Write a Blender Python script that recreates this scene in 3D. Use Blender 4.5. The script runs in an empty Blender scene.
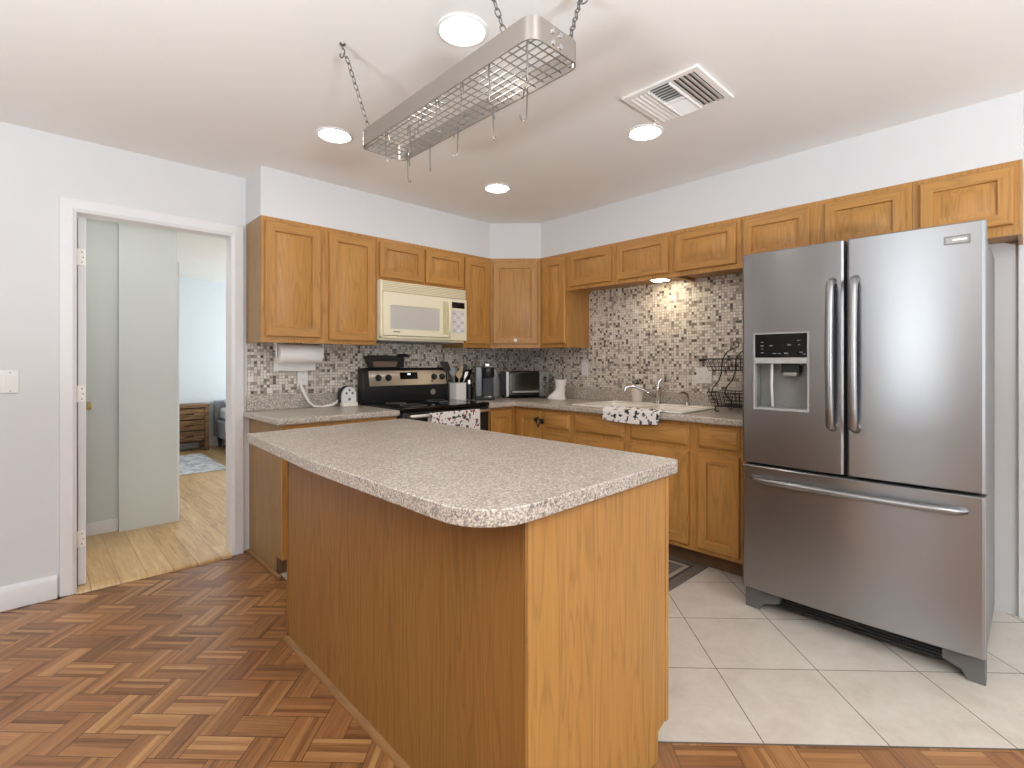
import bpy, math, random
from math import pi, sin, cos, radians as R
from mathutils import Vector, Matrix
random.seed(7)
S = bpy.context.scene
COL = S.collection

# ---------------------------------------------------------------- camera, world, light, exposure
cam_d = bpy.data.cameras.new('camera')
cam = bpy.data.objects.new('camera', cam_d); COL.objects.link(cam)
cam.location = (-3.4751, -3.5543, 1.2367)
cam.rotation_euler = (pi/2, 0, 0.8125 - pi/2)
cam_d.sensor_width = 36.0; cam_d.lens = 36*500.645/1024
cam_d.shift_x = 0.00364; cam_d.shift_y = -0.0209
cam_d.clip_start = 0.05; cam_d.clip_end = 60
S.camera = cam

S.view_settings.view_transform = 'Standard'
S.view_settings.look = 'None'
S.view_settings.gamma = 1.0
S.view_settings.use_curve_mapping = False
S.view_settings.exposure = -0.26
S.cycles.use_denoising = True
S.cycles.max_bounces = 10
S.cycles.diffuse_bounces = 8
S.cycles.glossy_bounces = 4
S.cycles.sample_clamp_indirect = 5.0
S.cycles.caustics_reflective = False
S.cycles.caustics_refractive = False

W = bpy.data.worlds.new('daylight'); S.world = W; W.use_nodes = True
W.node_tree.nodes['Background'].inputs[0].default_value = (0.80, 0.90, 1.0, 1)
W.node_tree.nodes['Background'].inputs[1].default_value = 1.0

def area(name, loc, rot, sx, sy, power, color, spread=180):
    l = bpy.data.lights.new(name, 'AREA'); l.shape = 'RECTANGLE'; l.size = sx; l.size_y = sy
    l.energy = power; l.color = color; l.spread = R(spread)
    o = bpy.data.objects.new(name, l); COL.objects.link(o); o.location = loc; o.rotation_euler = rot
    return o
# daylight entering through the three rear windows, the left glass door and the bedroom window
area('rear_window_daylight', (-1.55, -7.62, 1.30), (pi/2+R(22), 0, 0), 2.3, 1.9, 36, (0.88, 0.95, 1.0))
area('rear_patio_daylight', (-4.75, -7.62, 1.15), (pi/2+R(22), 0, 0), 2.3, 2.1, 20, (0.88, 0.95, 1.0))
area('side_window_daylight', (-6.68, -2.7, 1.25), (pi/2, 0, -pi/2), 1.1, 1.8, 9, (0.86, 0.94, 1.0))
area('bedroom_window_daylight', (0.92, 3.0, 1.45), (pi/2, 0, pi/2), 1.8, 1.3, 125, (0.92, 0.97, 1.0))
area('hall_fill_light', (-3.08, 0.40, 2.42), (0, 0, 0), 0.25, 0.25, 4.5, (1.0, 0.98, 0.94))  # added fill to even out the hall walls, no real ceiling lamp there
area('rear_fill_uplight', (-3.3, -5.5, 0.95), (pi, 0, 0), 0.6, 0.6, 330, (0.87, 0.945, 1.0))  # unseen fill, added to bounce light off the ceiling; no real lamp
area('left_fill_uplight', (-4.9, -2.9, 0.95), (pi, 0, 0), 0.6, 0.6, 130, (0.87, 0.945, 1.0))  # second added fill, lifts the ceiling and wall on the left; no fixture
LAMP = 36.0            # radiance of the recessed lamps' diffusers

# ---------------------------------------------------------------- node materials
def lin(c):
    return tuple(((v/255)/12.92 if v/255 <= 0.04045 else ((v/255+0.055)/1.055)**2.4) for v in c) + (1.0,)
MATS = {}
class N:
    def __init__(s, name):
        s.m = bpy.data.materials.new(name); s.m.use_nodes = True
        s.t = s.m.node_tree; s.b = s.t.nodes['Principled BSDF']
    def n(s, t, **k):
        x = s.t.nodes.new(t)
        for a, v in k.items(): setattr(x, a, v)
        return x
    def l(s, a, b): s.t.links.new(a, b)
    def val(s, sock, v):
        if hasattr(v, 'is_linked'): s.l(v, sock)
        else: sock.default_value = v
    def math(s, op, a, b=0.0, c=0.0):
        x = s.n('ShaderNodeMath', operation=op)
        for i, v in enumerate((a, b, c)):
            s.val(x.inputs[i], v)
        return x.outputs[0]
    def mix(s, f, a, b, mode='MIX'):
        x = s.n('ShaderNodeMix', data_type='RGBA', blend_type=mode)
        s.val(x.inputs[0], f); s.val(x.inputs[6], a); s.val(x.inputs[7], b)
        return x.outputs[2]
    def ramp(s, f, stops, interp='LINEAR'):
        x = s.n('ShaderNodeValToRGB'); e = x.color_ramp.elements; x.color_ramp.interpolation = interp
        while len(e) < len(stops): e.new(0.5)
        for i, (p, c) in enumerate(stops): e[i].position = p; e[i].color = c
        s.val(x.inputs[0], f); return x.outputs[0]
    def noise(s, vec, scale, detail=2, rough=0.5, dist=0.0):
        x = s.n('ShaderNodeTexNoise'); s.l(vec, x.inputs['Vector'])
        x.inputs['Scale'].default_value = scale; x.inputs['Detail'].default_value = detail
        x.inputs['Roughness'].default_value = rough; x.inputs['Distortion'].default_value = dist
        return x.outputs[0]
    def coord(s, scale=(1, 1, 1), rand=False, rot=(0, 0, 0), out='Object'):
        tc = s.n('ShaderNodeTexCoord'); v = tc.outputs[out]
        if rand:
            oi = s.n('ShaderNodeObjectInfo'); k = s.math('MULTIPLY', oi.outputs['Random'], 37.0)
            a = s.n('ShaderNodeVectorMath', operation='ADD'); s.l(v, a.inputs[0]); s.l(k, a.inputs[1]); v = a.outputs[0]
        mp = s.n('ShaderNodeMapping'); mp.inputs['Scale'].default_value = scale; mp.inputs['Rotation'].default_value = rot
        s.l(v, mp.inputs['Vector']); return mp.outputs[0]
    def bump(s, h, strength=0.2, dist=0.002):
        x = s.n('ShaderNodeBump'); x.inputs['Strength'].default_value = strength; x.inputs['Distance'].default_value = dist
        s.l(h, x.inputs['Height']); s.l(x.outputs[0], s.b.inputs['Normal'])
    def set(s, color=None, rough=0.5, metal=0.0, **k):
        if color is not None: s.val(s.b.inputs['Base Color'], color)
        s.val(s.b.inputs['Roughness'], rough); s.val(s.b.inputs['Metallic'], metal)
        for a, v in k.items(): s.val(s.b.inputs[a.replace('_', ' ')], v)
        return s.m

def plain(name, rgb, rough=0.5, metal=0.0, var=0.04, scale=30, **k):
    n = N(name); v = n.coord(rand=True)
    f = n.noise(v, scale, 3)
    c = lin(rgb); d = tuple(max(0, x*(1-var*2)) for x in c[:3]) + (1,)
    n.set(n.ramp(f, [(0.3, d), (0.7, c)]), rough, metal, **k)
    return n.m

def oak(name, along, light=(188, 137, 72), dark=(162, 111, 52)):
    n = N(name)
    sc = {'z': (38, 38, 1.6), 'x': (1.6, 38, 38), 'y': (38, 1.6, 38)}[along]
    sb = {'z': (7, 7, 0.55), 'x': (0.55, 7, 7), 'y': (7, 0.55, 7)}[along]
    fine = n.noise(n.coord(sc, True), 3.0, 5, 0.65)
    wide = n.noise(n.coord(sb, True), 1.7, 2, 0.5, 0.6)
    wv = n.math('MULTIPLY', wide, 9.0)
    band = n.math('FRACT', wv)
    tri = n.math('ABSOLUTE', n.math('SUBTRACT', n.math('MULTIPLY', band, 2.0), 1.0))
    a = n.ramp(fine, [(0.30, lin(dark)), (0.62, lin(light))])
    b = n.ramp(tri, [(0.0, lin(tuple(x*0.80 for x in light))), (0.5, lin(light))])
    c = n.mix(0.5, a, b)
    oi = n.n('ShaderNodeObjectInfo')
    k = n.math('MULTIPLY_ADD', oi.outputs['Random'], 0.14, 0.93)
    c2 = n.mix(1.0, c, n.ramp(n.math('SUBTRACT', k, 0.43), [(0.5, (0.93, 0.92, 0.90, 1)), (0.64, (1.04, 1.04, 1.04, 1))]), 'MULTIPLY')
    n.bump(fine, 0.12, 0.001)
    return n.set(c2, n.ramp(fine, [(0.3, (0.5,)*3+(1,)), (0.7, (0.36,)*3+(1,))]))

M = {}
M['wall'] = plain('painted_wall', (216, 217, 219), 0.75, var=0.01, scale=3)
M['ceiling'] = plain('painted_ceiling', (236, 234, 231), 0.85, var=0.012, scale=2)
M['farwall'] = plain('tan_far_wall', (164, 154, 142), 0.8, var=0.02, scale=2)
M['trim'] = plain('white_trim_paint', (226, 226, 228), 0.35, var=0.01)
M['hallwall'] = plain('hall_wall_paint', (206, 210, 206), 0.7, var=0.02, scale=2)
M['bedwall'] = plain('bedroom_wall_paint', (214, 222, 228), 0.8, var=0.01)
M['oak_z'] = oak('honey_oak_vertical', 'z')
M['oak_x'] = oak('honey_oak_horizontal', 'x')
M['oak_y'] = oak('brown_moulding_oak', 'y', (150, 108, 62), (120, 82, 44))
M['oakpanel'] = oak('oak_veneer_panel', 'z', (178, 131, 72), (150, 105, 54))
M['backpanel'] = oak('shaded_back_oak', 'z', (146, 102, 50), (118, 80, 36))  # west-side shade put into the oak tone; also on the corner trim
M['endshade'] = oak('shaded_end_oak', 'z', (160, 127, 84), (140, 108, 68))  # greyer, darker oak: weak light on west-facing cabinet ends put into the colour
M['toe'] = plain('toe_kick_board', (118, 88, 60), 0.6, var=0.15, scale=12)
M['black'] = plain('black_plastic', (26, 26, 28), 0.35)
M['blackm'] = plain('black_matte', (20, 20, 21), 0.6)
M['gloss'] = plain('black_glass', (10, 10, 12), 0.06)
M['wire'] = plain('black_wire', (38, 33, 30), 0.45, 0.3)
M['mirror'] = plain('mirrored_oven_glass', (84, 80, 70), 0.12, 0.9)
M['chrome'] = plain('chrome', (205, 205, 208), 0.12, 1.0, var=0.0)
M['nickel'] = plain('brushed_nickel', (178, 176, 172), 0.3, 1.0, var=0.03)
M['brass'] = plain('brass', (190, 168, 112), 0.25, 1.0)
M['chain'] = plain('dark_chain_steel', (140, 136, 132), 0.35, 0.9)
M['bisque'] = plain('bisque_enamel', (240, 231, 203), 0.35, var=0.01)
M['bisqued'] = plain('bisque_shade_plastic', (204, 194, 158), 0.45, var=0.01)
M['mwglass'] = plain('microwave_window', (200, 196, 190), 0.15, var=0.03, scale=200)
M['keypad'] = plain('keypad_film', (222, 218, 216), 0.4, var=0.02)
M['keyd'] = plain('keypad_keys', (200, 196, 196), 0.4)
M['dgrey'] = plain('dark_grey_plastic', (98, 98, 97), 0.4)
M['grey'] = plain('grey_plastic', (128, 128, 126), 0.45)
M['lgrey'] = plain('light_grey_plastic', (168, 168, 166), 0.4)
M['mark'] = plain('grey_marking', (120, 122, 125), 0.5)
M['white'] = plain('white_plastic', (232, 232, 230), 0.35, var=0.01)
M['paper'] = plain('paper_towel', (242, 240, 238), 0.9, var=0.02, scale=120)
M['cream'] = plain('cream_enamel', (246, 243, 235), 0.22, var=0.01)
M['ceramic'] = plain('white_ceramic', (246, 244, 240), 0.25, var=0.01)
M['ironblk'] = plain('cast_iron', (30, 29, 28), 0.5)
M['woodspoon'] = plain('pale_wood', (196, 172, 138), 0.6, var=0.1)
M['gunmetal'] = plain('silver_plastic', (120, 122, 124), 0.3, 0.6)
M['fridgeside'] = plain('grey_fridge_paint', (120, 119, 117), 0.45)
M['dress'] = plain('bedroom_white_linen', (222, 226, 232), 0.9, var=0.05, scale=8)
M['greyfab'] = plain('grey_upholstery', (160, 163, 170), 0.9, var=0.08, scale=60)
M['darkleg'] = plain('dark_wood_leg', (46, 34, 28), 0.5)
M['bronze'] = plain('seam_brown', (92, 60, 34), 0.6)
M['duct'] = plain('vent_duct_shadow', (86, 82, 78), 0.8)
M['dark'] = plain('dark_void', (34, 32, 30), 0.8)

def steel(name, rgb, rough, streak):
    n = N(name); v = n.coord(streak, True)
    f = n.noise(v, 90.0, 2, 0.5)
    c = lin(rgb); d = tuple(x*0.97 for x in c[:3]) + (1,)
    n.set(n.ramp(f, [(0.2, d), (0.8, c)]), rough, 1.0, Anisotropic=0.8, Anisotropic_Rotation=0.25)
    tg = n.n('ShaderNodeTangent', direction_type='RADIAL', axis='Z'); n.l(tg.outputs[0], n.b.inputs['Tangent'])
    return n.m
M['steel'] = steel('brushed_stainless', (160, 160, 162), 0.28, (1.2, 1.2, 60))
M['steelrack'] = steel('rack_steel', (184, 178, 172), 0.32, (60, 2, 60))
M['rangesteel'] = steel('range_stainless', (216, 210, 200), 0.34, (2, 60, 60))

def emit(name, rgb, s):
    n = N(name); n.set((0, 0, 0, 1), 0.5)
    n.b.inputs['Emission Color'].default_value = lin(rgb); n.b.inputs['Emission Strength'].default_value = s
    return n.m
M['lamp'] = emit('lamp_diffuser', (255, 248, 240), LAMP)
M['puck'] = emit('puck_diffuser', (255, 238, 206), 80.0)
M['digits'] = emit('lit_digits', (226, 240, 250), 1.6)

def laminate(name, top):
    n = N(name); v = n.coord()
    f = n.noise(v, 190, 3, 0.6); g = n.noise(v, 95, 2, 0.6); h = n.noise(v, 9, 2)
    a = n.ramp(f, [(0.37, lin((44, 44, 50))), (0.44, lin((118, 114, 114))), (0.54, lin((196, 184, 170))), (0.64, lin((238, 234, 228)))])
    b = n.ramp(g, [(0.36, lin((104, 98, 98))), (0.5, lin((182, 170, 157))), (0.66, lin((216, 206, 194)))])
    c = n.mix(0.40, a, b)
    c = n.mix(0.22, c, n.ramp(h, [(0.3, lin((178, 166, 152))), (0.7, lin((212, 202, 190)))]))
    return n.set(c, 0.3)
M['lam'] = laminate('speckled_laminate', 1)

def mosaic(name):
    n = N(name); tc = n.n('ShaderNodeTexCoord'); sep = n.n('ShaderNodeSeparateXYZ'); n.l(tc.outputs['Object'], sep.inputs[0])
    u = n.math('ADD', sep.outputs[0], n.math('MULTIPLY', sep.outputs[1], -1.0)); z = sep.outputs[2]
    def layer(p, off):
        a = n.math('DIVIDE', n.math('ADD', u, off), p); b = n.math('DIVIDE', n.math('ADD', z, off), p)
        cx = n.n('ShaderNodeCombineXYZ'); n.l(n.math('FLOOR', a), cx.inputs[0]); n.l(n.math('FLOOR', b), cx.inputs[1]); cx.inputs[2].default_value = off
        w = n.n('ShaderNodeTexWhiteNoise', noise_dimensions='3D'); n.l(cx.outputs[0], w.inputs['Vector'])
        fa = n.math('ABSOLUTE', n.math('SUBTRACT', n.math('FRACT', a), 0.5)); fb = n.math('ABSOLUTE', n.math('SUBTRACT', n.math('FRACT', b), 0.5))
        return w, n.math('MAXIMUM', fa, fb)
    p = 0.0198
    w1, e1 = layer(p, 10.0*p*4); w2, e2 = layer(2*p, 10.0*p*4)
    big = n.math('LESS_THAN', w2.outputs['Value'], 0.10)
    pal = [(0.0, lin((222, 214, 202))), (0.34, lin((204, 194, 182))), (0.56, lin((228, 223, 214))), (0.68, lin((176, 164, 152))),
           (0.80, lin((152, 141, 131))), (0.90, lin((116, 106, 100))), (0.96, lin((84, 76, 73)))]
    palb = [(0.0, lin((218, 210, 200))), (0.5, lin((228, 223, 216))), (0.75, lin((202, 192, 180)))]
    sc = n.n('ShaderNodeSeparateColor'); n.l(w2.outputs['Color'], sc.inputs[0])
    c = n.mix(big, n.ramp(w1.outputs['Value'], pal, 'CONSTANT'), n.ramp(sc.outputs[1], palb, 'CONSTANT'))
    g1 = n.math('GREATER_THAN', e1, 0.43); g2 = n.math('GREATER_THAN', e2, 0.465)
    grout = n.n('ShaderNodeMix', data_type='FLOAT'); n.l(big, grout.inputs[0]); n.l(g1, grout.inputs[2]); n.l(g2, grout.inputs[3])
    c = n.mix(grout.outputs[0], c, lin((150, 143, 135)))
    rr = n.math('MULTIPLY_ADD', grout.outputs[0], 0.5, 0.22)
    n.bump(n.math('SUBTRACT', 1.0, grout.outputs[0]), 0.4, 0.0015)
    return n.set(c, rr)
M['mosaic'] = mosaic('glass_stone_mosaic')

def tile_floor(name):
    n = N(name); tc = n.n('ShaderNodeTexCoord'); sep = n.n('ShaderNodeSeparateXYZ'); n.l(tc.outputs['Object'], sep.inputs[0])
    P = 0.5655
    s = n.math('DIVIDE', n.math('ADD', n.math('ADD', sep.outputs[0], sep.outputs[1]), 4.709+P*20), P)
    d = n.math('DIVIDE', n.math('ADD', n.math('SUBTRACT', sep.outputs[0], sep.outputs[1]), -1.187+P*20), P)
    cx = n.n('ShaderNodeCombineXYZ'); n.l(n.math('FLOOR', s), cx.inputs[0]); n.l(n.math('FLOOR', d), cx.inputs[1])
    w = n.n('ShaderNodeTexWhiteNoise', noise_dimensions='2D'); n.l(cx.outputs[0], w.inputs['Vector'])
    e = n.math('MAXIMUM', n.math('ABSOLUTE', n.math('SUBTRACT', n.math('FRACT', s), 0.5)), n.math('ABSOLUTE', n.math('SUBTRACT', n.math('FRACT', d), 0.5)))
    g = n.math('GREATER_THAN', e, 0.4955)
    v = n.coord()
    f = n.noise(v, 5.0, 5, 0.6, 0.8); f2 = n.noise(v, 40, 3, 0.6)
    c = n.ramp(f, [(0.3, lin((194, 182, 168))), (0.5, lin((212, 202, 190))), (0.7, lin((222, 214, 204)))])
    c = n.mix(0.18, c, n.ramp(f2, [(0.35, lin((190, 176, 160))), (0.65, lin((222, 216, 208)))]))
    c = n.mix(0.35, c, n.ramp(w.outputs['Value'], [(0, lin((192, 184, 172))), (1, lin((216, 210, 202)))]))
    c = n.mix(g, c, lin((92, 84, 78)))
    n.bump(n.math('SUBTRACT', 1.0, g), 0.3, 0.002)
    return n.set(c, n.math('MULTIPLY_ADD', g, 0.4, 0.32))
M['tile'] = tile_floor('beige_floor_tile')

def parquet(name):
    n = N(name)
    at = n.n('ShaderNodeVertexColor', layer_name='strip')
    uv = n.n('ShaderNodeUVMap', uv_map='grain')
    mp = n.n('ShaderNodeMapping'); mp.inputs['Scale'].default_value = (1.6, 60, 1); n.l(uv.outputs[0], mp.inputs['Vector'])
    f = n.noise(mp.outputs[0], 3.0, 4, 0.65)
    sep = n.n('ShaderNodeSeparateColor'); n.l(at.outputs['Color'], sep.inputs[0])
    c = n.ramp(sep.outputs[0], [(0.0, lin((80, 48, 26))), (0.3, lin((122, 80, 45))), (0.6, lin((155, 107, 63))), (1.0, lin((194, 149, 98)))])
    c = n.mix(0.40, c, n.ramp(f, [(0.32, lin((74, 44, 25))), (0.66, lin((176, 126, 80)))]))
    c = n.mix(n.math('MULTIPLY', sep.outputs[1], 0.18), c, lin((140, 76, 48)))
    uv2 = n.n('ShaderNodeUVMap', uv_map='block'); s2 = n.n('ShaderNodeSeparateXYZ'); n.l(uv2.outputs[0], s2.inputs[0])
    ex = n.math('GREATER_THAN', n.math('ABSOLUTE', n.math('SUBTRACT', s2.outputs[0], 0.5)), 0.493)
    ey = n.math('GREATER_THAN', n.math('ABSOLUTE', n.math('SUBTRACT', s2.outputs[1], 0.5)), 0.485)
    g = n.math('MAXIMUM', ex, ey)
    s3 = n.n('ShaderNodeSeparateXYZ'); n.l(uv.outputs[0], s3.inputs[0])
    c = n.mix(n.math('MULTIPLY', g, 0.75), c, lin((58, 34, 20)))
    n.bump(f, 0.06, 0.001)
    return n.set(c, n.math('MULTIPLY_ADD', f, 0.2, 0.22))
M['parquet'] = parquet('finger_block_parquet')

def planks(name):
    n = N(name); tc = n.n('ShaderNodeTexCoord'); sep = n.n('ShaderNodeSeparateXYZ'); n.l(tc.outputs['Object'], sep.inputs[0])
    a = n.math('DIVIDE', n.math('ADD', sep.outputs[0], 20.0), 0.125); fl = n.math('FLOOR', a)
    w0 = n.n('ShaderNodeTexWhiteNoise', noise_dimensions='1D'); n.l(fl, w0.inputs['W'])
    b = n.math('DIVIDE', n.math('ADD', sep.outputs[1], n.math('MULTIPLY_ADD', w0.outputs['Value'], 1.2, 20.0)), 1.2)
    cx = n.n('ShaderNodeCombineXYZ'); n.l(fl, cx.inputs[0]); n.l(n.math('FLOOR', b), cx.inputs[1])
    w = n.n('ShaderNodeTexWhiteNoise', noise_dimensions='2D'); n.l(cx.outputs[0], w.inputs['Vector'])
    g = n.math('GREATER_THAN', n.math('ABSOLUTE', n.math('SUBTRACT', n.math('FRACT', a), 0.5)), 0.485)
    f = n.noise(n.coord((26, 2.2, 1)), 1.0, 5, 0.65, 1.2)
    c = n.ramp(f, [(0.3, lin((148, 110, 66))), (0.5, lin((196, 160, 108))), (0.68, lin((218, 188, 140)))])
    c = n.mix(0.4, c, n.ramp(w.outputs['Value'], [(0, lin((166, 128, 80))), (1, lin((214, 186, 142)))]))
    c = n.mix(n.math('MULTIPLY', g, 0.6), c, lin((98, 72, 44)))
    return n.set(c, 0.35)
M['planks'] = planks('light_oak_planks')

def blotch(name, base, spots, scale, lo, hi, rough=0.9):
    n = N(name); v = n.coord(rand=True)
    f = n.noise(v, scale, 2, 0.45, 0.4)
    c = n.ramp(f, [(lo, lin(base)), (hi, lin(spots[0]))])
    f2 = n.noise(v, scale*0.7, 1)
    c = n.mix(n.math('MULTIPLY', n.math('GREATER_THAN', f2, 0.60), n.math('GREATER_THAN', f, lo)), c, lin(spots[1]))
    n.bump(n.noise(v, 400, 2), 0.25, 0.001)
    return n.set(c, rough)
M['cow'] = blotch('cow_print_towel', (234, 230, 228), [(46, 44, 50), (120, 112, 112)], 32, 0.56, 0.60)
M['cowred'] = blotch('printed_towel', (232, 226, 222), [(70, 62, 62), (176, 70, 74)], 38, 0.54, 0.58)
M['bedrug'] = blotch('blue_white_rug', (224, 226, 230), [(172, 178, 190), (200, 204, 212)], 14, 0.45, 0.6)
def rustic(name):
    n = N(name); f = n.noise(n.coord((2, 2, 22), True), 2.2, 5, 0.6, 1.0)
    return n.set(n.ramp(f, [(0.32, lin((62, 42, 28))), (0.5, lin((122, 88, 54))), (0.68, lin((160, 124, 82)))]), 0.5)
M['rustic'] = rustic('rustic_wood')
def matrug(name):
    n = N(name); tc = n.n('ShaderNodeTexCoord'); sep = n.n('ShaderNodeSeparateXYZ'); n.l(tc.outputs['Object'], sep.inputs[0])
    dx = n.math('SUBTRACT', 0.26, n.math('ABSOLUTE', sep.outputs[0])); dy = n.math('SUBTRACT', 0.60, n.math('ABSOLUTE', sep.outputs[1]))
    d = n.math('MINIMUM', dx, dy)
    st = n.math('FRACT', n.math('DIVIDE', d, 0.115))
    c = n.ramp(st, [(0.0, lin((104, 94, 84))), (0.62, lin((70, 60, 52))), (0.78, lin((160, 148, 132)))], 'CONSTANT')
    n.bump(n.noise(n.coord(), 300, 2), 0.4, 0.002)
    return n.set(c, 0.95)
M['mat'] = matrug('striped_mat')

# ---------------------------------------------------------------- mesh builder
class B:
    def __init__(s): s.v = []; s.f = []; s.m = []; s.mats = []
    def mi(s, m):
        if m not in s.mats: s.mats.append(m)
        return s.mats.index(m)
    def add(s, vs, fs, m):
        o = len(s.v); s.v += [tuple(p) for p in vs]; i = s.mi(m)
        for f in fs: s.f.append(tuple(o+k for k in f)); s.m.append(i)
        return s
    def box(s, x0, x1, y0, y1, z0, z1, m):
        x0, x1 = sorted((x0, x1)); y0, y1 = sorted((y0, y1)); z0, z1 = sorted((z0, z1))
        return s.add([(x0,y0,z0),(x1,y0,z0),(x1,y1,z0),(x0,y1,z0),(x0,y0,z1),(x1,y0,z1),(x1,y1,z1),(x0,y1,z1)],
            [(0,3,2,1),(4,5,6,7),(0,1,5,4),(1,2,6,5),(2,3,7,6),(3,0,4,7)], m)
    def prism(s, poly, lo, hi, m, axis='z'):
        def P(a, b, c): return {'z': (a, b, c), 'y': (a, c, b), 'x': (c, a, b)}[axis]
        a = sum(poly[i][0]*poly[(i+1) % len(poly)][1]-poly[(i+1) % len(poly)][0]*poly[i][1] for i in range(len(poly)))
        if (a < 0) != (axis == 'y'): poly = poly[::-1]
        n = len(poly)
        vs = [P(x, y, lo) for x, y in poly] + [P(x, y, hi) for x, y in poly]
        fs = [tuple(range(n))[::-1], tuple(range(n, 2*n))] + [(i, (i+1) % n, n+(i+1) % n, n+i) for i in range(n)]
        return s.add(vs, fs, m)
    def rings(s, rs, m, cap0=True, cap1=True, closed=True, mf=None):
        n = len(rs[0]); vs = [p for r in rs for p in r]; o = len(s.v); s.v += [tuple(p) for p in vs]
        for k in range(len(rs)-1):
            for i in range(n if closed else n-1):
                j = (i+1) % n
                s.f.append((o+k*n+i, o+k*n+j, o+(k+1)*n+j, o+(k+1)*n+i)); s.m.append(s.mi(mf(k, i) if mf else m))
        if cap0: s.f.append(tuple(o+i for i in range(n))[::-1]); s.m.append(s.mi(m))
        if cap1: s.f.append(tuple(o+(len(rs)-1)*n+i for i in range(n))); s.m.append(s.mi(m))
        return s
    def tube(s, path, r, m, seg=8, closed=False, flat=1.0, cap=True):
        P = [Vector(p) for p in path]; n = len(P); rs = []
        up = None
        for i in range(n):
            if closed: t = P[(i+1) % n]-P[i-1]
            else: t = P[min(i+1, n-1)]-P[max(i-1, 0)]
            t.normalize()
            if up is None:
                a = Vector((0, 0, 1)) if abs(t.z) < 0.9 else Vector((1, 0, 0)); u = t.cross(a).normalized()
            else:
                u = (up - t*up.dot(t)).normalized()
            up = u; w = t.cross(u)
            rr = r[i] if isinstance(r, (list, tuple)) else r
            rs.append([P[i]+u*rr*cos(2*pi*k/seg)+w*rr*flat*sin(2*pi*k/seg) for k in range(seg)])
        if closed: rs.append(rs[0]); return s.rings(rs, m, False, False)
        return s.rings(rs, m, cap, cap)
    def lathe(s, prof, m, c=(0, 0, 0), seg=24, axis='z', mf=None):
        rs = []
        for r, h in prof:
            ring = []
            for k in range(seg):
                a = 2*pi*k/seg; x, y = r*cos(a), r*sin(a)
                p = {'z': (x, y, h), 'x': (h, x, y), 'y': (y, h, x)}[axis]
                ring.append((c[0]+p[0], c[1]+p[1], c[2]+p[2]))
            rs.append(ring)
        return s.rings(rs, m, True, True, mf=mf)
    def cyl(s, p0, p1, r, m, seg=16, r1=None):
        return s.tube([p0, p1], [r, r if r1 is None else r1], m, seg)
    def cells(s, us, vs, mask, lo, hi, m, axis='z'):
        def P(a, b, c): return {'z': (a, b, c), 'y': (a, c, b), 'x': (c, a, b)}[axis]
        idx = {}; o = s
        def V(i, j, k):
            if (i, j, k) not in idx: idx[(i, j, k)] = len(s.v); s.v.append(P(us[i], vs[j], (lo, hi)[k]))
            return idx[(i, j, k)]
        nu, nv = len(us)-1, len(vs)-1; on = lambda i, j: 0 <= i < nu and 0 <= j < nv and mask(i, j)
        for i in range(nu):
            for j in range(nv):
                if not on(i, j): continue
                F = [(V(i,j,1),V(i+1,j,1),V(i+1,j+1,1),V(i,j+1,1)), (V(i,j,0),V(i,j+1,0),V(i+1,j+1,0),V(i+1,j,0))]
                if not on(i-1, j): F.append((V(i,j,0),V(i,j,1),V(i,j+1,1),V(i,j+1,0)))
                if not on(i+1, j): F.append((V(i+1,j,0),V(i+1,j+1,0),V(i+1,j+1,1),V(i+1,j,1)))
                if not on(i, j-1): F.append((V(i,j,0),V(i+1,j,0),V(i+1,j,1),V(i,j,1)))
                if not on(i, j+1): F.append((V(i,j+1,0),V(i,j+1,1),V(i+1,j+1,1),V(i+1,j+1,0)))
                for f in F: s.f.append(f if axis != 'y' else f[::-1]); s.m.append(s.mi(m))
        return s
    def sheet(s, grid, th, m):
        """cloth: a grid of points thickened along its normals"""
        nu, nv = len(grid), len(grid[0]); G = [[Vector(p) for p in r] for r in grid]
        def nrm(i, j):
            a = G[min(i+1, nu-1)][j]-G[max(i-1, 0)][j]; b = G[i][min(j+1, nv-1)]-G[i][max(j-1, 0)]
            return a.cross(b).normalized()
        top = [[G[i][j]+nrm(i, j)*th/2 for j in range(nv)] for i in range(nu)]
        bot = [[G[i][j]-nrm(i, j)*th/2 for j in range(nv)] for i in range(nu)]
        o = len(s.v); s.v += [tuple(p) for r in top for p in r] + [tuple(p) for r in bot for p in r]
        A = lambda i, j: o+i*nv+j; Bq = lambda i, j: o+nu*nv+i*nv+j
        def ad(f): s.f.append(f); s.m.append(s.mi(m))
        for i in range(nu-1):
            for j in range(nv-1):
                ad((A(i,j),A(i+1,j),A(i+1,j+1),A(i,j+1))); ad((Bq(i,j),Bq(i,j+1),Bq(i+1,j+1),Bq(i+1,j)))
        for i in range(nu-1):
            ad((A(i,0),Bq(i,0),Bq(i+1,0),A(i+1,0))); ad((A(i,nv-1),A(i+1,nv-1),Bq(i+1,nv-1),Bq(i,nv-1)))
        for j in range(nv-1):
            ad((A(0,j),A(0,j+1),Bq(0,j+1),Bq(0,j))); ad((A(nu-1,j),Bq(nu-1,j),Bq(nu-1,j+1),A(nu-1,j+1)))
        return s

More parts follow.
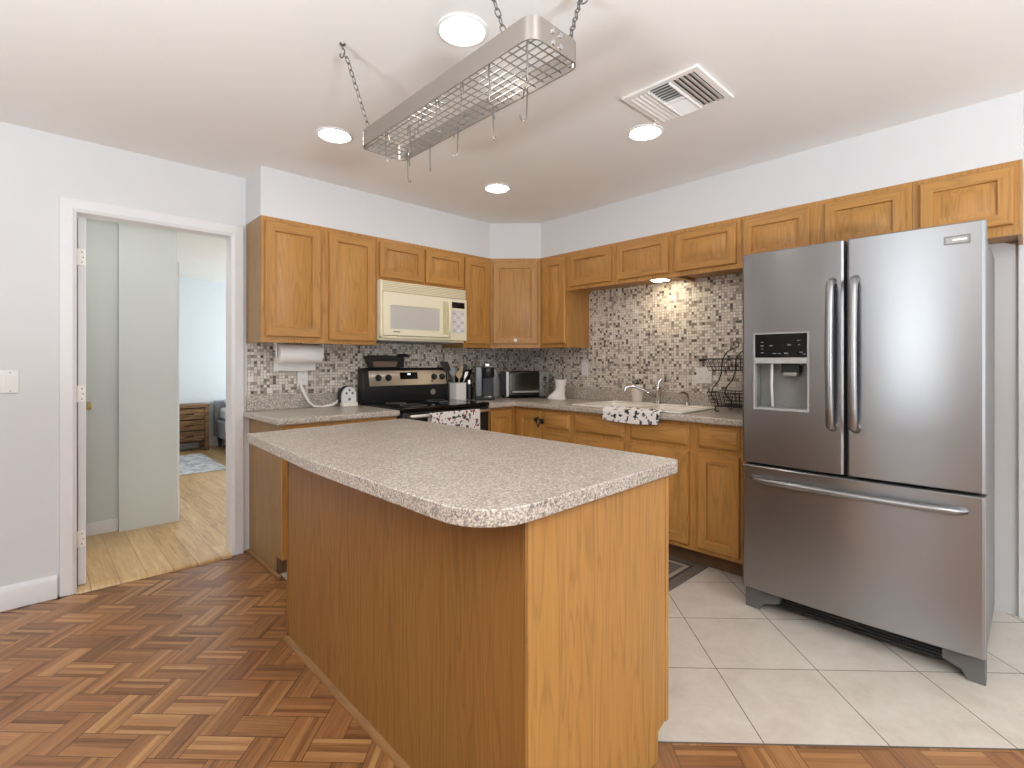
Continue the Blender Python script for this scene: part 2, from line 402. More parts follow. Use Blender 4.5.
def mk(name, b, bevel=0.0, ang=35, seg=2, origin=None):
    off = Vector(origin) if origin is not None else Vector((0, 0, 0))
    me = bpy.data.meshes.new(name)
    me.from_pydata([tuple(Vector(p)-off) for p in b.v], [], b.f)
    for m in b.mats: me.materials.append(M[m])
    me.polygons.foreach_set('material_index', b.m)
    me.polygons.foreach_set('use_smooth', [True]*len(b.f))
    me.validate(); me.update()
    me.set_sharp_from_angle(angle=R(ang))
    o = bpy.data.objects.new(name, me); COL.objects.link(o); o.location = off
    if bevel:
        md = o.modifiers.new('bevel', 'BEVEL'); md.width = bevel; md.segments = seg; md.limit_method = 'ANGLE'; md.angle_limit = R(40)
        md.harden_normals = False
    return o
def tag(o, label, cat, group=None):
    o['label'] = label; o['category'] = cat
    if group: o['group'] = group
    return o
def thing(name, label, cat, loc, rotz=0.0, group=None, world=False):
    o = bpy.data.objects.new(name, None); COL.objects.link(o); o.empty_display_size = 0.1
    o.location = loc; o.rotation_euler = (0, 0, rotz)
    tag(o, label, cat, group); o['_w'] = 1 if world else 0
    return o
def part(name, b, parent, bevel=0.0, label=None, **k):
    """mesh of a thing; for a thing built in world coordinates the shape is shifted to the thing's own base"""
    r = parent
    while r.parent: r = r.parent
    if r.get('_w'):
        L = Vector(r.location); b.v = [tuple(Vector(p)-L) for p in b.v]
    o = mk(name, b, bevel, **k); o.parent = parent
    if label: o['label'] = label
    return o
def single(name, b, label, cat, group=None, bevel=0.0, **k):
    xs = [p[0] for p in b.v]; ys = [p[1] for p in b.v]; zs = [p[2] for p in b.v]
    o = mk(name, b, bevel, origin=((min(xs)+max(xs))/2, (min(ys)+max(ys))/2, min(zs)), **k)
    return tag(o, label, cat, group)
def struct(name, b, bevel=0.0, parent=None, **k):
    o = mk(name, b, bevel, **k)
    if parent: o.parent = parent
    else: o['kind'] = 'structure'
    return o
def dup(root, loc, rotz=None, label=None):
    r = root.copy(); COL.objects.link(r); r.location = loc
    if rotz is not None: r.rotation_euler = (0, 0, rotz)
    if label: r['label'] = label
    for ch in list(root.children):
        c = ch.copy(); COL.objects.link(c); c.parent = r
        for g in ch.children:
            d = g.copy(); COL.objects.link(d); d.parent = c
    return r

# ---------------------------------------------------------------- room shell
H = 2.44
XL, YB = -6.6, -7.6           # far left wall and the rear wall behind the camera
CT = 0.92                     # worktop height

def herringbone():
    L, Wd, ns = 0.195, 0.0975, 5
    verts, faces, cols, uvs, blk = [], [], [], [], []
    c45 = math.sqrt(0.5)
    rnd = random.Random(3)
    ox, oy = 0.0, 0.0
    u0, v0 = -1.018, -3.437
    def block(u, v, horiz):
        # one 2:1 block in the rotated frame
        tone = rnd.gauss(0.5, 0.12); red = max(0, rnd.gauss(0.2, 0.35))
        for k in range(ns):
            lo, hi = k/ns, (k+1)/ns
            if horiz: q = [(u, v+Wd*lo), (u+L, v+Wd*lo), (u+L, v+Wd*hi), (u, v+Wd*hi)]
            else: q = [(u+Wd*lo, v), (u+Wd*hi, v), (u+Wd*hi, v+L), (u+Wd*lo, v+L)]
            P = [(ox+(a+b)*c45, oy+(b-a)*c45) for a, b in q]
            if max(p[1] for p in P) < YB or min(p[1] for p in P) > 0.0 or max(p[0] for p in P) < XL or min(p[0] for p in P) > 0: continue
            P = [(min(max(x, XL), 0.0), min(max(y, YB), 0.0)) for x, y in P]
            o = len(verts); verts.extend([(x, y, 0.0) for x, y in P]); faces.append((o, o+1, o+2, o+3))
            t = min(1, max(0, tone+rnd.gauss(0, 0.22)))
            cols.append((t, min(1, red), 0, 1))
            su, sv = rnd.random()*40, rnd.random()*40
            if horiz: uvs.append([(su, sv), (su+L, sv), (su+L, sv+Wd/ns), (su, sv+Wd/ns)]); blk.append([(0, lo), (1, lo), (1, hi), (0, hi)])
            else: uvs.append([(su, sv), (su, sv+Wd/ns), (su+L, sv+Wd/ns), (su+L, sv)]); blk.append([(0, lo), (0, hi), (1, hi), (1, lo)])
    # 2:1 herringbone: rows of length-wise blocks stepping one width per row, cross blocks filling between
    for k in range(-90, 50):
        for m in range(-45, 45):
            u = u0+(k+4*m)*Wd; v = v0+k*Wd
            block(u, v, True); block(u+2*Wd, v-Wd, False)
    me = bpy.data.meshes.new('floor')
    me.from_pydata(verts, [], faces)
    me.materials.append(M['parquet'])
    ca = me.color_attributes.new('strip', 'FLOAT_COLOR', 'CORNER')
    u1 = me.uv_layers.new(name='grain'); u2 = me.uv_layers.new(name='block')
    for p in me.polygons:
        for k, li in enumerate(p.loop_indices):
            ca.data[li].color = cols[p.index]; u1.data[li].uv = uvs[p.index][k]; u2.data[li].uv = blk[p.index][k]
    o = bpy.data.objects.new('floor', me); COL.objects.link(o); o['kind'] = 'structure'
    return o
herringbone()
struct('floor_base', B().box(XL-0.1, 0.1, YB-0.1, 0, -0.12, -0.003, 'dark'))
c0 = -4.709
struct('floor_tile', B().prism([(-2.43, -2.279), (-2.43, 0.0), (0, 0.0), (0, c0)], -0.0025, 0.004, 'tile'))
struct('floor_hall', B().box(-5.2, 1.0, 0.0, 4.9, -0.10, 0.010, 'planks'))
struct('ceiling', B().box(XL-0.1, 0.1, YB-0.1, 0.1, H, H+0.1, 'ceiling'))
struct('ceiling_hall', B().box(-5.2, 1.0, 0.1, 4.9, H, H+0.1, 'ceiling'))
# kitchen back wall with the doorway (opening x -3.31..-2.56, z 0..2.05)
DX0, DX1, DZ = -3.325, -2.545, 2.062
struct('wall_back', B().cells([XL-0.1, DX0, DX1, 0.1], [-0.1, DZ, H], lambda i, j: not (i == 1 and j == 0), 0.0, 0.11, 'wall', 'y'))
struct('wall_right', B().box(0.0, 0.1, YB-0.1, 0.0, -0.1, H, 'wall'))
struct('wall_left', B().cells([YB-0.1, -3.25, -2.15, 0.0], [-0.1, 0.35, 2.15, H], lambda i, j: not (i == 1 and j == 1), XL-0.1, XL, 'farwall', 'x'))
struct('wall_rear', B().cells([XL-0.1, -5.95, -3.55, -2.75, -0.35, 0.1], [-0.1, 0.08, 0.35, 2.25, H],
       lambda i, j: not ((i == 1 and j in (1, 2)) or (i == 3 and j == 2)), YB-0.1, YB, 'wall', 'y'))
# soffit over the wall cabinets
SD, SZ, SK = 0.300, 2.136, 0.613
struct('wall_soffit', B().prism([(-2.472, 0), (-2.472, -SD), (-SK, -SD), (-SD, -SK), (-SD, -3.512), (0, -3.512), (0, 0)], SZ, H-0.0005, 'wall'))
# bedroom and hall
struct('wall_hall', B().cells([-3.9, -3.03, -2.672, -2.671], [1.015, 1.065, 1.30], lambda i, j: (i == 0 and j == 1) or (i >= 1), 0.0, H, 'hallwall'))
struct('wall_bedroom', B().box(-5.2, 1.0, 4.8, 4.9, -0.1, H, 'bedwall'))
struct('wall_bedroom_side', B().box(0.95, 1.05, 0.11, 4.9, -0.1, H, 'bedwall'))
struct('wall_hall_side', B().box(-4.0, -3.9, 0.11, 4.9, -0.1, H, 'hallwall'))
struct('baseboard_hall', B().box(-3.88, -3.031, 1.051, 1.065, 0.01, 0.10, 'trim').box(-2.671, -2.658, 1.015, 1.30, 0.01, 0.24, 'trim').box(-2.671, -2.62, 1.22, 1.31, 0.01, 2.05, 'trim'), 0.003)
struct('baseboard_bedroom', B().box(-3.8, 0.95, 4.785, 4.80, 0.01, 0.12, 'trim'), 0.003)
# skirting left of the door
struct('baseboard_left', B().prism([(-0.0, 0.0), (-0.017, 0.0), (-0.017, 0.098), (-0.011, 0.112), (-0.004, 0.118), (0, 0.118)], XL, -3.386, 'trim', 'x'))
struct('baseboard_right', B().box(-0.014, 0, YB, -3.60, 0.004, 0.115, 'trim'), 0.003)
# door casing, jamb and stops
cs = B()
prof = [(0.0, 0.0), (0.0, 0.012), (0.018, 0.021), (0.050, 0.016), (0.070, 0.017), (0.072, 0.0)]
xl, xr, zt = -3.308, -2.558, 2.046
cs.rings([[(xl-o, -d, 0.0) for o, d in prof], [(xl-o, -d, zt+o) for o, d in prof], [(xr+o, -d, zt+o) for o, d in prof], [(xr+o, -d, 0.0) for o, d in prof]], 'trim')
struct('trim_1', cs, 0.002)
jb = B().box(DX0, -3.310, -0.004, 0.114, 0.011, 2.050, 'trim').box(-2.560, DX1, -0.004, 0.114, 0.011, 2.050, 'trim').box(DX0, DX1, -0.004, 0.114, 2.048, DZ, 'trim')
struct('trim_2', jb, 0.0015)
struct('trim_3', B().prism([(-0.035, 0.0), (-0.030, 0.012), (0.0, 0.016), (0.11, 0.012), (0.11, 0.0)], -3.31, -2.56, 'planks', 'x'))
# casing strip on the right-hand wall beyond the refrigerator
struct('trim_4', B().box(-0.018, 0, -3.565, -3.492, 0.004, 2.06, 'trim'), 0.003)
# opened door leaf, seen by its hinge edge
dl = B().box(-3.301, -3.266, 0.055, 0.80, 0.018, 2.035, 'trim')
d1 = struct('door_1', dl, 0.002)
for z in (0.27, 1.065, 1.815):
    struct('hinge', B().box(-3.309, -3.268, 0.048, 0.0555, z-0.045, z+0.045, 'cream').cyl((-3.309, 0.044, z-0.047), (-3.309, 0.044, z+0.047), 0.006, 'cream', 10)
        .cyl((-3.284, 0.0475, z+0.028), (-3.284, 0.0495, z+0.028), 0.004, 'mark', 8).cyl((-3.279, 0.0475, z), (-3.279, 0.0495, z), 0.004, 'mark', 8)
        .cyl((-3.284, 0.0475, z-0.028), (-3.284, 0.0495, z-0.028), 0.004, 'mark', 8), 0.001, d1)
kb = B().lathe([(0.0, 0), (0.030, 0.0), (0.030, 0.006), (0.012, 0.012), (0.011, 0.030), (0.024, 0.040), (0.028, 0.052), (0.022, 0.064), (0.0, 0.067)], 'brass', (-3.266, 0.735, 0.95), 20, 'x')
struct('door_knob', kb, 0, d1)
# mosaic splash tiling on both walls
struct('wall_backsplash', B().box(-2.463, -0.008, -0.008, 0.0, 1.015, 1.46, 'mosaic').box(-0.008, 0.0, -2.50, 0.0, 1.015, 1.85, 'mosaic'))
# window frames behind the camera
def win(name, x0, x1, z0, z1):
    f = B().cells([x0, x0+0.06, (x0+x1)/2-0.03, (x0+x1)/2+0.03, x1-0.06, x1], [z0, z0+0.06, z1-0.06, z1], lambda i, j: not (i in (1, 3) and j == 1), YB-0.08, YB-0.02, 'trim', 'y')
    struct(name, f)
struct('window_3', B().cells([-3.25, -3.19, -2.73, -2.67, -2.21, -2.15], [0.35, 0.41, 2.09, 2.15], lambda i, j: not (i in (1, 3) and j == 1), XL-0.07, XL-0.01, 'trim', 'x'))
win('window_1', -2.75, -0.35, 0.35, 2.25); win('window_2', -5.95, -3.55, 0.08, 2.25)

# ---------------------------------------------------------------- cabinet parts
def frame_door(u0, u1, z0, z1, yf, fw=0.055, t=0.022):
    """raised-panel door in the cabinet frame: x across, z up, front towards -y; yf = plane it sits on"""
    def ring(i, d): return [(u0+i, yf-d, z0+i), (u1-i, yf-d, z0+i), (u1-i, yf-d, z1-i), (u0+i, yf-d, z1-i)]
    b = B()
    rs = [ring(0, 0.0), ring(0, t-0.004), ring(0.004, t), ring(fw, t), ring(fw+0.003, t-0.013), ring(fw+0.012, t-0.013), ring(fw+0.034, t-0.002)]
    b.rings(rs, 'oak_z', True, True, mf=lambda k, i: 'oak_x' if (i in (0, 2) and k < 4) else 'oak_z')
    return b
def drawer_front(u0, u1, z0, z1, yf, t=0.022):
    def ring(i, d): return [(u0+i, yf-d, z0+i), (u1-i, yf-d, z0+i), (u1-i, yf-d, z1-i), (u0+i, yf-d, z1-i)]
    return B().rings([ring(0, 0), ring(0, 0.008), ring(0.004, 0.010), ring(0.013, t-0.002), ring(0.017, t)], 'oak_x')
def face_frame(w, z0, z1, yf, opens, t=0.019):
    us = sorted({0.0, w, *[o[0] for o in opens], *[o[1] for o in opens]}); zs = sorted({z0, z1, *[o[2] for o in opens], *[o[3] for o in opens]})
    def mask(i, j):
        um, zm = (us[i]+us[i+1])/2, (zs[j]+zs[j+1])/2
        return not any(o[0] < um < o[1] and o[2] < zm < o[3] for o in opens)
    return B().cells(us, zs, mask, yf, yf+t, 'oak_z', 'y')
G_UP = 'wall cabinets'; G_BASE = 'base cabinets'
def wall_cabinet(label, loc, rotz, w, z0, z1, doors, depth=0.30, end='oakpanel'):
    T = thing('wall_cabinet', label, 'cabinet', (loc[0], loc[1], z0), rotz, G_UP)
    h = z1-z0
    b = B().box(0, 0.015, -depth+0.019, 0, 0, h, end).box(w-0.015, w, -depth+0.019, 0, 0, h, 'oakpanel')
    b.box(0.015, w-0.015, -depth+0.019, 0, 0.022, 0.034, 'oakpanel').box(0.015, w-0.015, -depth+0.019, 0, h-0.015, h, 'oakpanel').box(0.015, w-0.015, -0.006, 0, 0.034, h-0.015, 'oakpanel')
    part('body', b, T)
    D = [(d[0], d[1], d[2]-z0, d[3]-z0) for d in doors]
    part('face_frame', face_frame(w, 0, h, -depth, [(d[0]+0.012, d[1]-0.012, d[2]+0.012, d[3]-0.012) for d in D]), T)
    for d in D: part('door', frame_door(*d, -depth, fw=0.056 if d[3]-d[2] > 0.4 else 0.050), T)
    return T
A_, B_ = 0.0, -pi/2
UB, UT = 1.362, 2.135
cabs = {}
cabs['a'] = wall_cabinet('tall two-door oak wall cabinet left of the microwave', (-2.470, -0.0085), A_, 0.772, UB, UT, [(0.017, 0.360, 1.400, 2.106), (0.418, 0.751, 1.388, 2.106)], end='endshade')
wall_cabinet('short two-door oak wall cabinet above the microwave', (-1.697, -0.0085), A_, 0.785, 1.832, UT, [(0.020, 0.388, 1.850, 2.106), (0.412, 0.778, 1.850, 2.106)])
wall_cabinet('narrow one-door oak wall cabinet right of the microwave', (-0.911, -0.0085), A_, 0.297, UB, UT, [(0.010, 0.274, 1.395, 2.106)])
# corner cabinet, door across the corner
T = thing('wall_cabinet', 'angled oak corner wall cabinet with small white knob', 'cabinet', (-0.0085, -0.0085, UB), 0, G_UP)
hh = UT-UB; K, Dp = SK-0.0085, 0.2915
part('body', B().prism([(-K, 0), (-K, -Dp), (-Dp, -K), (0, -K), (0, 0)], 0.02, hh, 'oakpanel'), T)
Lc = (K-Dp)*math.sqrt(2)
def diag(b):
    c, s_ = cos(-pi/4), sin(-pi/4)
    b.v = [(-K + x*c - y*s_, -Dp + x*s_ + y*c, z) for x, y, z in b.v]; return b
ff = face_frame(Lc, 0, hh, -0.004, [(0.045, Lc-0.045, 0.05, hh-0.05)], 0.012)
part('face_frame', diag(ff), T)
dd = part('door', diag(frame_door(0.03, Lc-0.03, 0.035, hh-0.03, -0.004)), T)
part('knob', diag(B().lathe([(0.0, 0.0), (0.008, 0.0), (0.007, -0.012), (0.015, -0.018), (0.016, -0.025), (0.010, -0.030), (0.0, -0.031)], 'ceramic', (Lc/2, -0.0225, 0.065), 16, 'y')), dd, label='round white knob')
wall_cabinet('narrow one-door oak wall cabinet between the corner and the sink', (-0.0085, -0.614), B_, 0.293, UB, UT, [(0.038, 0.286, 1.395, 2.106)])
zs = (1.852, 2.108)
wall_cabinet('short two-door oak wall cabinet over the sink, with light underneath', (-0.0085, -0.909), B_, 0.933, 1.825, UT, [(0.044, 0.441, *zs), (0.495, 0.908, *zs)])
wall_cabinet('short one-door oak wall cabinet between the sink light and the refrigerator', (-0.0085, -1.843), B_, 0.452, 1.822, UT, [(0.026, 0.431, *zs)])
wall_cabinet('short two-door oak wall cabinet above the refrigerator', (-0.0085, -2.296), B_, 0.833, 1.82, UT, [(0.022, 0.382, *zs), (0.458, 0.808, *zs)])
wall_cabinet('rightmost oak wall cabinet, its end past the refrigerator', (-0.0085, -3.130), B_, 0.380, 1.805, UT, [(0.030, 0.353, *zs)])

def base_cabinet(label, loc, rotz, w, doors, drawers, end='oakpanel'):
    T = thing('base_cabinet', label, 'cabinet', (loc[0], loc[1], 0.004), rotz, G_BASE)
    dp, z1 = 0.60, CT-0.042
    side = [(-dp+0.019, 0.105), (-dp+0.019, z1), (0, z1), (0, 0), (-dp+0.090, 0), (-dp+0.090, 0.105)]
    b = B().prism(side, 0, 0.016, end, 'x').prism(side, w-0.016, w, 'oakpanel', 'x')
    b.box(0.016, w-0.016, -dp+0.019, 0, 0.105, 0.12, 'oakpanel').box(0.016, w-0.016, -0.006, 0, 0.12, z1, 'oakpanel').box(0.016, w-0.016, -dp+0.019, 0, z1-0.015, z1, 'oakpanel')
    part('body', b, T)
    part('toe_kick', B().box(0.0, w, -dp+0.084, -dp+0.095, 0, 0.105, 'toe'), T)
    part('face_frame', face_frame(w, 0.105, z1, -dp, [(d[0]+0.012, d[1]-0.012, d[2]+0.012, d[3]-0.012) for d in doors+drawers]), T)
    for d in doors: part('door', frame_door(*d, -dp, fw=0.055), T)
    for d in drawers: part('drawer', drawer_front(*d, -dp), T)
    return T
dz, wz = (0.135, 0.700), (0.728, 0.850)
base_cabinet('oak base cabinet at the far left, beside the doorway', (-2.450, -0.0), A_, 0.742, [(0.03, 0.36, *dz), (0.385, 0.715, *dz)], [(0.03, 0.36, *wz), (0.385, 0.715, *wz)], end='endshade')
part('shoe_molding', B().prism([(-0.004, 0), (-0.020, 0), (-0.018, 0.012), (-0.004, 0.018)], -0.60, -0.012, 'oak_y', 'y'), [o for o in COL.objects if o.name == 'base_cabinet'][0])
T = thing('base_cabinet', 'oak corner base cabinet with two doors meeting at the inner corner', 'cabinet', (-0.0, -0.0, 0.004), 0, G_BASE)
z1 = CT-0.042
part('body', B().prism([(-0.905, 0), (-0.905, -0.581), (-0.581, -0.581), (-0.581, -0.915), (0, -0.915), (0, 0)], 0.105, z1, 'oakpanel'), T)
part('toe_kick', B().prism([(-0.905, 0), (-0.905, -0.51), (-0.51, -0.51), (-0.51, -0.915), (0, -0.915), (0, 0)], 0, 0.105, 'toe'), T)
fb = B().box(-0.905, -0.60, -0.60, -0.581, 0.105, z1, 'oak_z').box(-0.60, -0.581, -0.915, -0.581, 0.105, z1, 'oak_z')
part('face_frame', fb, T)
part('door', frame_door(-0.882, -0.655, 0.135, 0.852, -0.60), T)
b = frame_door(0.650, 0.900, 0.135, 0.852, -0.60); b.v = [(y, -x, z) for x, y, z in b.v]
part('door', b, T)
base_cabinet('narrow oak base cabinet with one drawer, left of the sink', (0, -0.916), B_, 0.296, [(0.024, 0.273, *dz)], [(0.024, 0.273, *wz)])
base_cabinet('wide oak sink base cabinet with two false drawer fronts', (0, -1.213), B_, 0.925, [(0.024, 0.443, *dz), (0.495, 0.898, *dz)], [(0.024, 0.443, *wz), (0.495, 0.898, *wz)])
base_cabinet('narrow oak base cabinet with one drawer, beside the refrigerator', (0, -2.139), B_, 0.305, [(0.029, 0.273, *dz)], [(0.029, 0.273, *wz)])
# child latch on the corner doors
single('safety_latch', B().box(-0.632, -0.620, -0.935, -0.905, 0.765, 0.80, 'black').box(-0.630, -0.620, -0.872, -0.845, 0.775, 0.805, 'black').tube([(-0.634, -0.920, 0.79), (-0.645, -0.895, 0.812), (-0.634, -0.860, 0.80)], 0.006, 'black', 6).tube([(-0.634, -0.920, 0.78), (-0.642, -0.90, 0.74), (-0.634, -0.865, 0.785)], 0.005, 'black', 6),
       'black child safety latch on the corner base cabinet door', 'latch')

# ---------------------------------------------------------------- worktops
cz0, cz1 = CT-0.040, CT
T = thing('countertop', 'short speckled laminate countertop left of the range', 'countertop', (-2.085, -0.32, cz0), world=True)
part('slab', B().box(-2.490, -1.704, -0.642, -0.0005, cz0, cz1, 'lam'), T, 0.012, seg=3)
part('backsplash_lip', B().box(-2.470, -1.704, -0.022, -0.0005, cz1, cz1+0.100, 'lam'), T, 0.004)
T = thing('countertop', 'long L-shaped speckled laminate countertop around the sink', 'countertop', (-0.32, -1.2, cz0), world=True)
xs = [-0.916, -0.642, -0.575, -0.115, -0.0005]; ys = [-2.446, -2.035, -1.655, -1.610, -1.225, -0.642, -0.0005]
def lm(i, j):
    if j <= 4 and i == 0: return False
    if i == 2 and j in (1, 3): return False
    return True
part('slab', B().cells(xs, ys, lm, cz0, cz1, 'lam'), T, 0.010, seg=3)
part('backsplash_lip', B().box(-0.916, -0.022, -0.022, -0.0005, cz1, cz1+0.10, 'lam').box(-0.022, -0.0005, -2.446, -0.0005, cz1, cz1+0.10, 'lam'), T, 0.004)

# island
T = thing('kitchen_island', 'oak-panelled kitchen island in the middle of the room', 'kitchen island', (-2.33, -2.0, 0.0), world=True)
ix0, ix1, iy0, iy1, iz = -2.645, -2.005, -2.745, -1.255, CT-0.040
part('body', B().prism([(ix0+0.008, 0), (ix1-0.075, 0), (ix1-0.075, 0.10), (ix1-0.02, 0.10), (ix1-0.02, iz), (ix0+0.008, iz)], iy0+0.01, iy1-0.01, 'oakpanel', 'y'), T)
sp = [(ix0, 0), (ix1-0.062, 0), (ix1-0.062, 0.088), (ix1-0.016, 0.105), (ix1-0.016, iz), (ix0, iz)]
part('end_panel', B().prism(sp, iy0, iy0+0.010, 'oakpanel', 'y'), T, 0.001)
part('end_panel', B().prism(sp, iy1-0.010, iy1, 'oakpanel', 'y'), T, 0.001)
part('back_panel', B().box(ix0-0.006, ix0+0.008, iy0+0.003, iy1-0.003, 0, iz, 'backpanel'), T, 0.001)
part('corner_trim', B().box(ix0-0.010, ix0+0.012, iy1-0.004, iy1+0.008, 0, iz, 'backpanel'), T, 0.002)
part('base_molding', B().prism([(ix0-0.006, 0), (ix0-0.024, 0), (ix0-0.022, 0.009), (ix0-0.016, 0.016), (ix0-0.006, 0.019)], iy0, iy1+0.008, 'oak_y', 'y'), T)
part('face_frame', B().box(ix1-0.020, ix1-0.001, iy0-0.002, iy1, 0.10, iz, 'oak_z'), T, 0.001)
for k in range(3):
    u0 = -iy1+0.02+k*0.485; b = frame_door(u0, u0+0.455, 0.13, 0.69, ix1-0.001); b.v = [(-(y-(ix1-0.001))+ix1-0.001, -x, z) for x, y, z in b.v]
    b.f = [f[::-1] for f in b.f]; part('door', b, T)
    b = drawer_front(u0, u0+0.455, 0.72, 0.845, ix1-0.001); b.v = [(-(y-(ix1-0.001))+ix1-0.001, -x, z) for x, y, z in b.v]
    b.f = [f[::-1] for f in b.f]; part('drawer', b, T)
def round_poly(pts, rads, n=10):
    out = []
    for k, (P, rr) in enumerate(zip(pts, rads)):
        P = Vector(P); A = (Vector(pts[k-1])-P).normalized(); C = (Vector(pts[(k+1) % len(pts)])-P).normalized()
        h = A.angle(C)/2; d = rr/math.tan(h); ctr = P+(A+C).normalized()*(rr/sin(h)); s0 = P+A*d-ctr; s1 = P+C*d-ctr
        a0 = math.atan2(s0.y, s0.x); da = math.atan2(s1.y, s1.x)-a0
        da = (da+pi) % (2*pi)-pi
        out += [(ctr.x+rr*cos(a0+da*i/n), ctr.y+rr*sin(a0+da*i/n)) for i in range(n+1)]
    return out
def rounded(x0, x1, y0, y1, rr, n=10):
    """rr: radii at (x0,y0),(x1,y0),(x1,y1),(x0,y1)"""
    pts = []
    for (cx, cy, a0), r in zip(((x0, y0, pi), (x1, y0, 1.5*pi), (x1, y1, 0), (x0, y1, 0.5*pi)), rr):
        ox = cx+r if cx == x0 else cx-r; oy = cy+r if cy == y0 else cy-r
        for k in range(n+1):
            a = a0+0.5*pi*k/n; pts.append((ox+r*cos(a), oy+r*sin(a)))
    return pts
T = thing('island_countertop', 'large speckled laminate countertop with rounded corners on the island', 'countertop', (-2.39, -1.93, iz), world=True)
part('slab', B().prism(round_poly([(-2.812, -2.780), (-1.938, -2.757), (-1.945, -1.075), (-2.785, -1.128), (-2.824, -1.95)], (0.14, 0.04, 0.05, 0.012, 3.0)), iz, CT, 'lam'), T, 0.003, seg=2)

# ---------------------------------------------------------------- range
T = thing('electric_range', 'black electric range with stainless control panel', 'range', (-1.312, -0.33, 0), world=True)
rx0, rx1 = -1.696, -0.928
part('body', B().box(rx0, rx1, -0.62, -0.03, 0.02, 0.905, 'black').box(rx0+0.02, rx1-0.02, -0.58, -0.05, 0, 0.02, 'blackm'), T, 0.004)
part('cooktop', B().box(rx0-0.004, rx1+0.004, -0.655, -0.10, 0.905, 0.932, 'gloss'), T, 0.006)
for (x, y, r) in ((-1.50, -0.48, 0.095), (-1.13, -0.48, 0.115), (-1.50, -0.24, 0.075), (-1.13, -0.24, 0.085)):
    part('burner_ring', B().tube([(x+r*cos(a*pi/16), y+r*sin(a*pi/16), 0.9322) for a in range(32)], 0.0012, 'grey', 4, True), T)
bg = part('backguard', B().prism([(-0.105, 0.925), (-0.118, 1.05), (-0.095, 1.175), (-0.080, 1.195), (-0.03, 1.195), (-0.03, 0.925)], rx0-0.006, rx1+0.006, 'black', 'x'), T, 0.006)
def tilt(x, z, out=0.0):   # point on the sloped control panel
    t = (z-1.05)/(1.175-1.05); return (x, -0.118+t*0.023-out, z+out*0.18)
pan = [tilt(rx0+0.045, 1.058, 0.006), tilt(rx1-0.012, 1.058, 0.006), tilt(rx1-0.012, 1.172, 0.006), tilt(rx0+0.045, 1.172, 0.006)]
pb = [tilt(p[0], z, -0.003) for p, z in zip(pan, (1.058, 1.058, 1.172, 1.172))]
cp = part('control_panel', B().rings([pb, pan], 'rangesteel'), bg, label='stainless control panel')
for x in (-1.575, -1.490, -1.065, -0.985):
    c = Vector(tilt(x, 1.118, 0.005)); d = Vector((0, -1, 0.18)).normalized()
    k = B().tube([c, c+d*0.006, c+d*0.007, c+d*0.024], [0.026, 0.026, 0.021, 0.018], 'blackm', 20)
    k.tube([c+d*0.025+Vector((0, 0, -0.016)), c+d*0.025+Vector((0, 0, 0.016))], 0.005, 'black', 6)
    part('knob', k, bg)
dsp = [tilt(-1.385, 1.105, 0.009), tilt(-1.225, 1.105, 0.009), tilt(-1.225, 1.158, 0.009), tilt(-1.385, 1.158, 0.009)]
dsb = [tilt(p[0], z, 0.004) for p, z in zip(dsp, (1.105, 1.105, 1.158, 1.158))]
ds = part('display', B().rings([dsb, dsp], 'gloss'), bg)
dg = [tilt(-1.318, 1.138, 0.011), tilt(-1.290, 1.138, 0.011), tilt(-1.290, 1.150, 0.011), tilt(-1.318, 1.150, 0.011)]
dgb = [tilt(p[0], z, 0.008) for p, z in zip(dg, (1.138, 1.138, 1.150, 1.150))]
part('clock_digits', B().rings([dgb, dg], 'digits'), ds)
part('button', B().cyl(tilt(-1.088, 1.083, 0.005), tilt(-1.088, 1.083, 0.010), 0.007, 'blackm', 10), bg)
em = part('emblem', B().lathe([(0.0, -0.002), (0.026, -0.002), (0.024, -0.006), (0.0, -0.007)], 'chrome', (-1.075, -0.110, 0.995), 20, 'y'), bg)
od = part('oven_door', B().box(rx0+0.006, rx1-0.006, -0.652, -0.62, 0.24, 0.898, 'black'), T, 0.006)
part('door_glass', B().box(rx0+0.11, rx1-0.11, -0.655, -0.650, 0.36, 0.76, 'gloss'), od, 0.002)
hb = B().tube([(rx0+0.04, -0.650, 0.872), (rx0+0.045, -0.690, 0.876), (rx0+0.07, -0.700, 0.876), (rx1-0.07, -0.700, 0.876), (rx1-0.035, -0.690, 0.876), (rx1-0.03, -0.650, 0.872)], 0.011, 'rangesteel', 10)
part('handle', hb, od)
part('storage_drawer', B().box(rx0+0.006, rx1-0.006, -0.648, -0.62, 0.06, 0.232, 'black'), T, 0.005)
# printed towel over the oven handle
def towel(x0, x1, ytop, zt, drop_f, drop_b, r, axis='x', nu=18, wav=0.006, slope=0.0, seed=1):
    g = []; rnd = random.Random(seed); ph = rnd.random()*6
    for i in range(nu+1):
        u = i/nu; x = x0+(x1-x0)*u; row = []
        pts = [(-r, -drop_f*(1-k/8)) for k in range(8)] + [(-r*cos(a*pi/8), r*sin(a*pi/8)) for a in range(9)] + [(r, -drop_b*k/5) for k in range(1, 6)]
        for (dy, dz_) in pts:
            f = max(0.0, -dz_)
            w = wav*sin(u*11+ph)*min(1, f*14) + 0.5*wav*sin(u*23+ph*2)*min(1, f*14)
            dz2 = dz_ + (slope*(u-0.5)*min(1, f*8))
            if axis == 'x': row.append((x, ytop+dy-abs(w) if dy < 0 else ytop+dy, zt+dz2))
            else: row.append((ytop+dy-abs(w) if dy < 0 else ytop+dy, x, zt+dz2))
        g.append(row)
    return B().sheet(g, 0.0035, 'cow')
tb = towel(-1.515, -1.075, -0.700, 0.876, 0.30, 0.20, 0.0145, seed=4); tb.mats = ['cowred']
single('dish_towel', tb, 'white printed dish towel over the oven door handle', 'towel', 'dish towels')

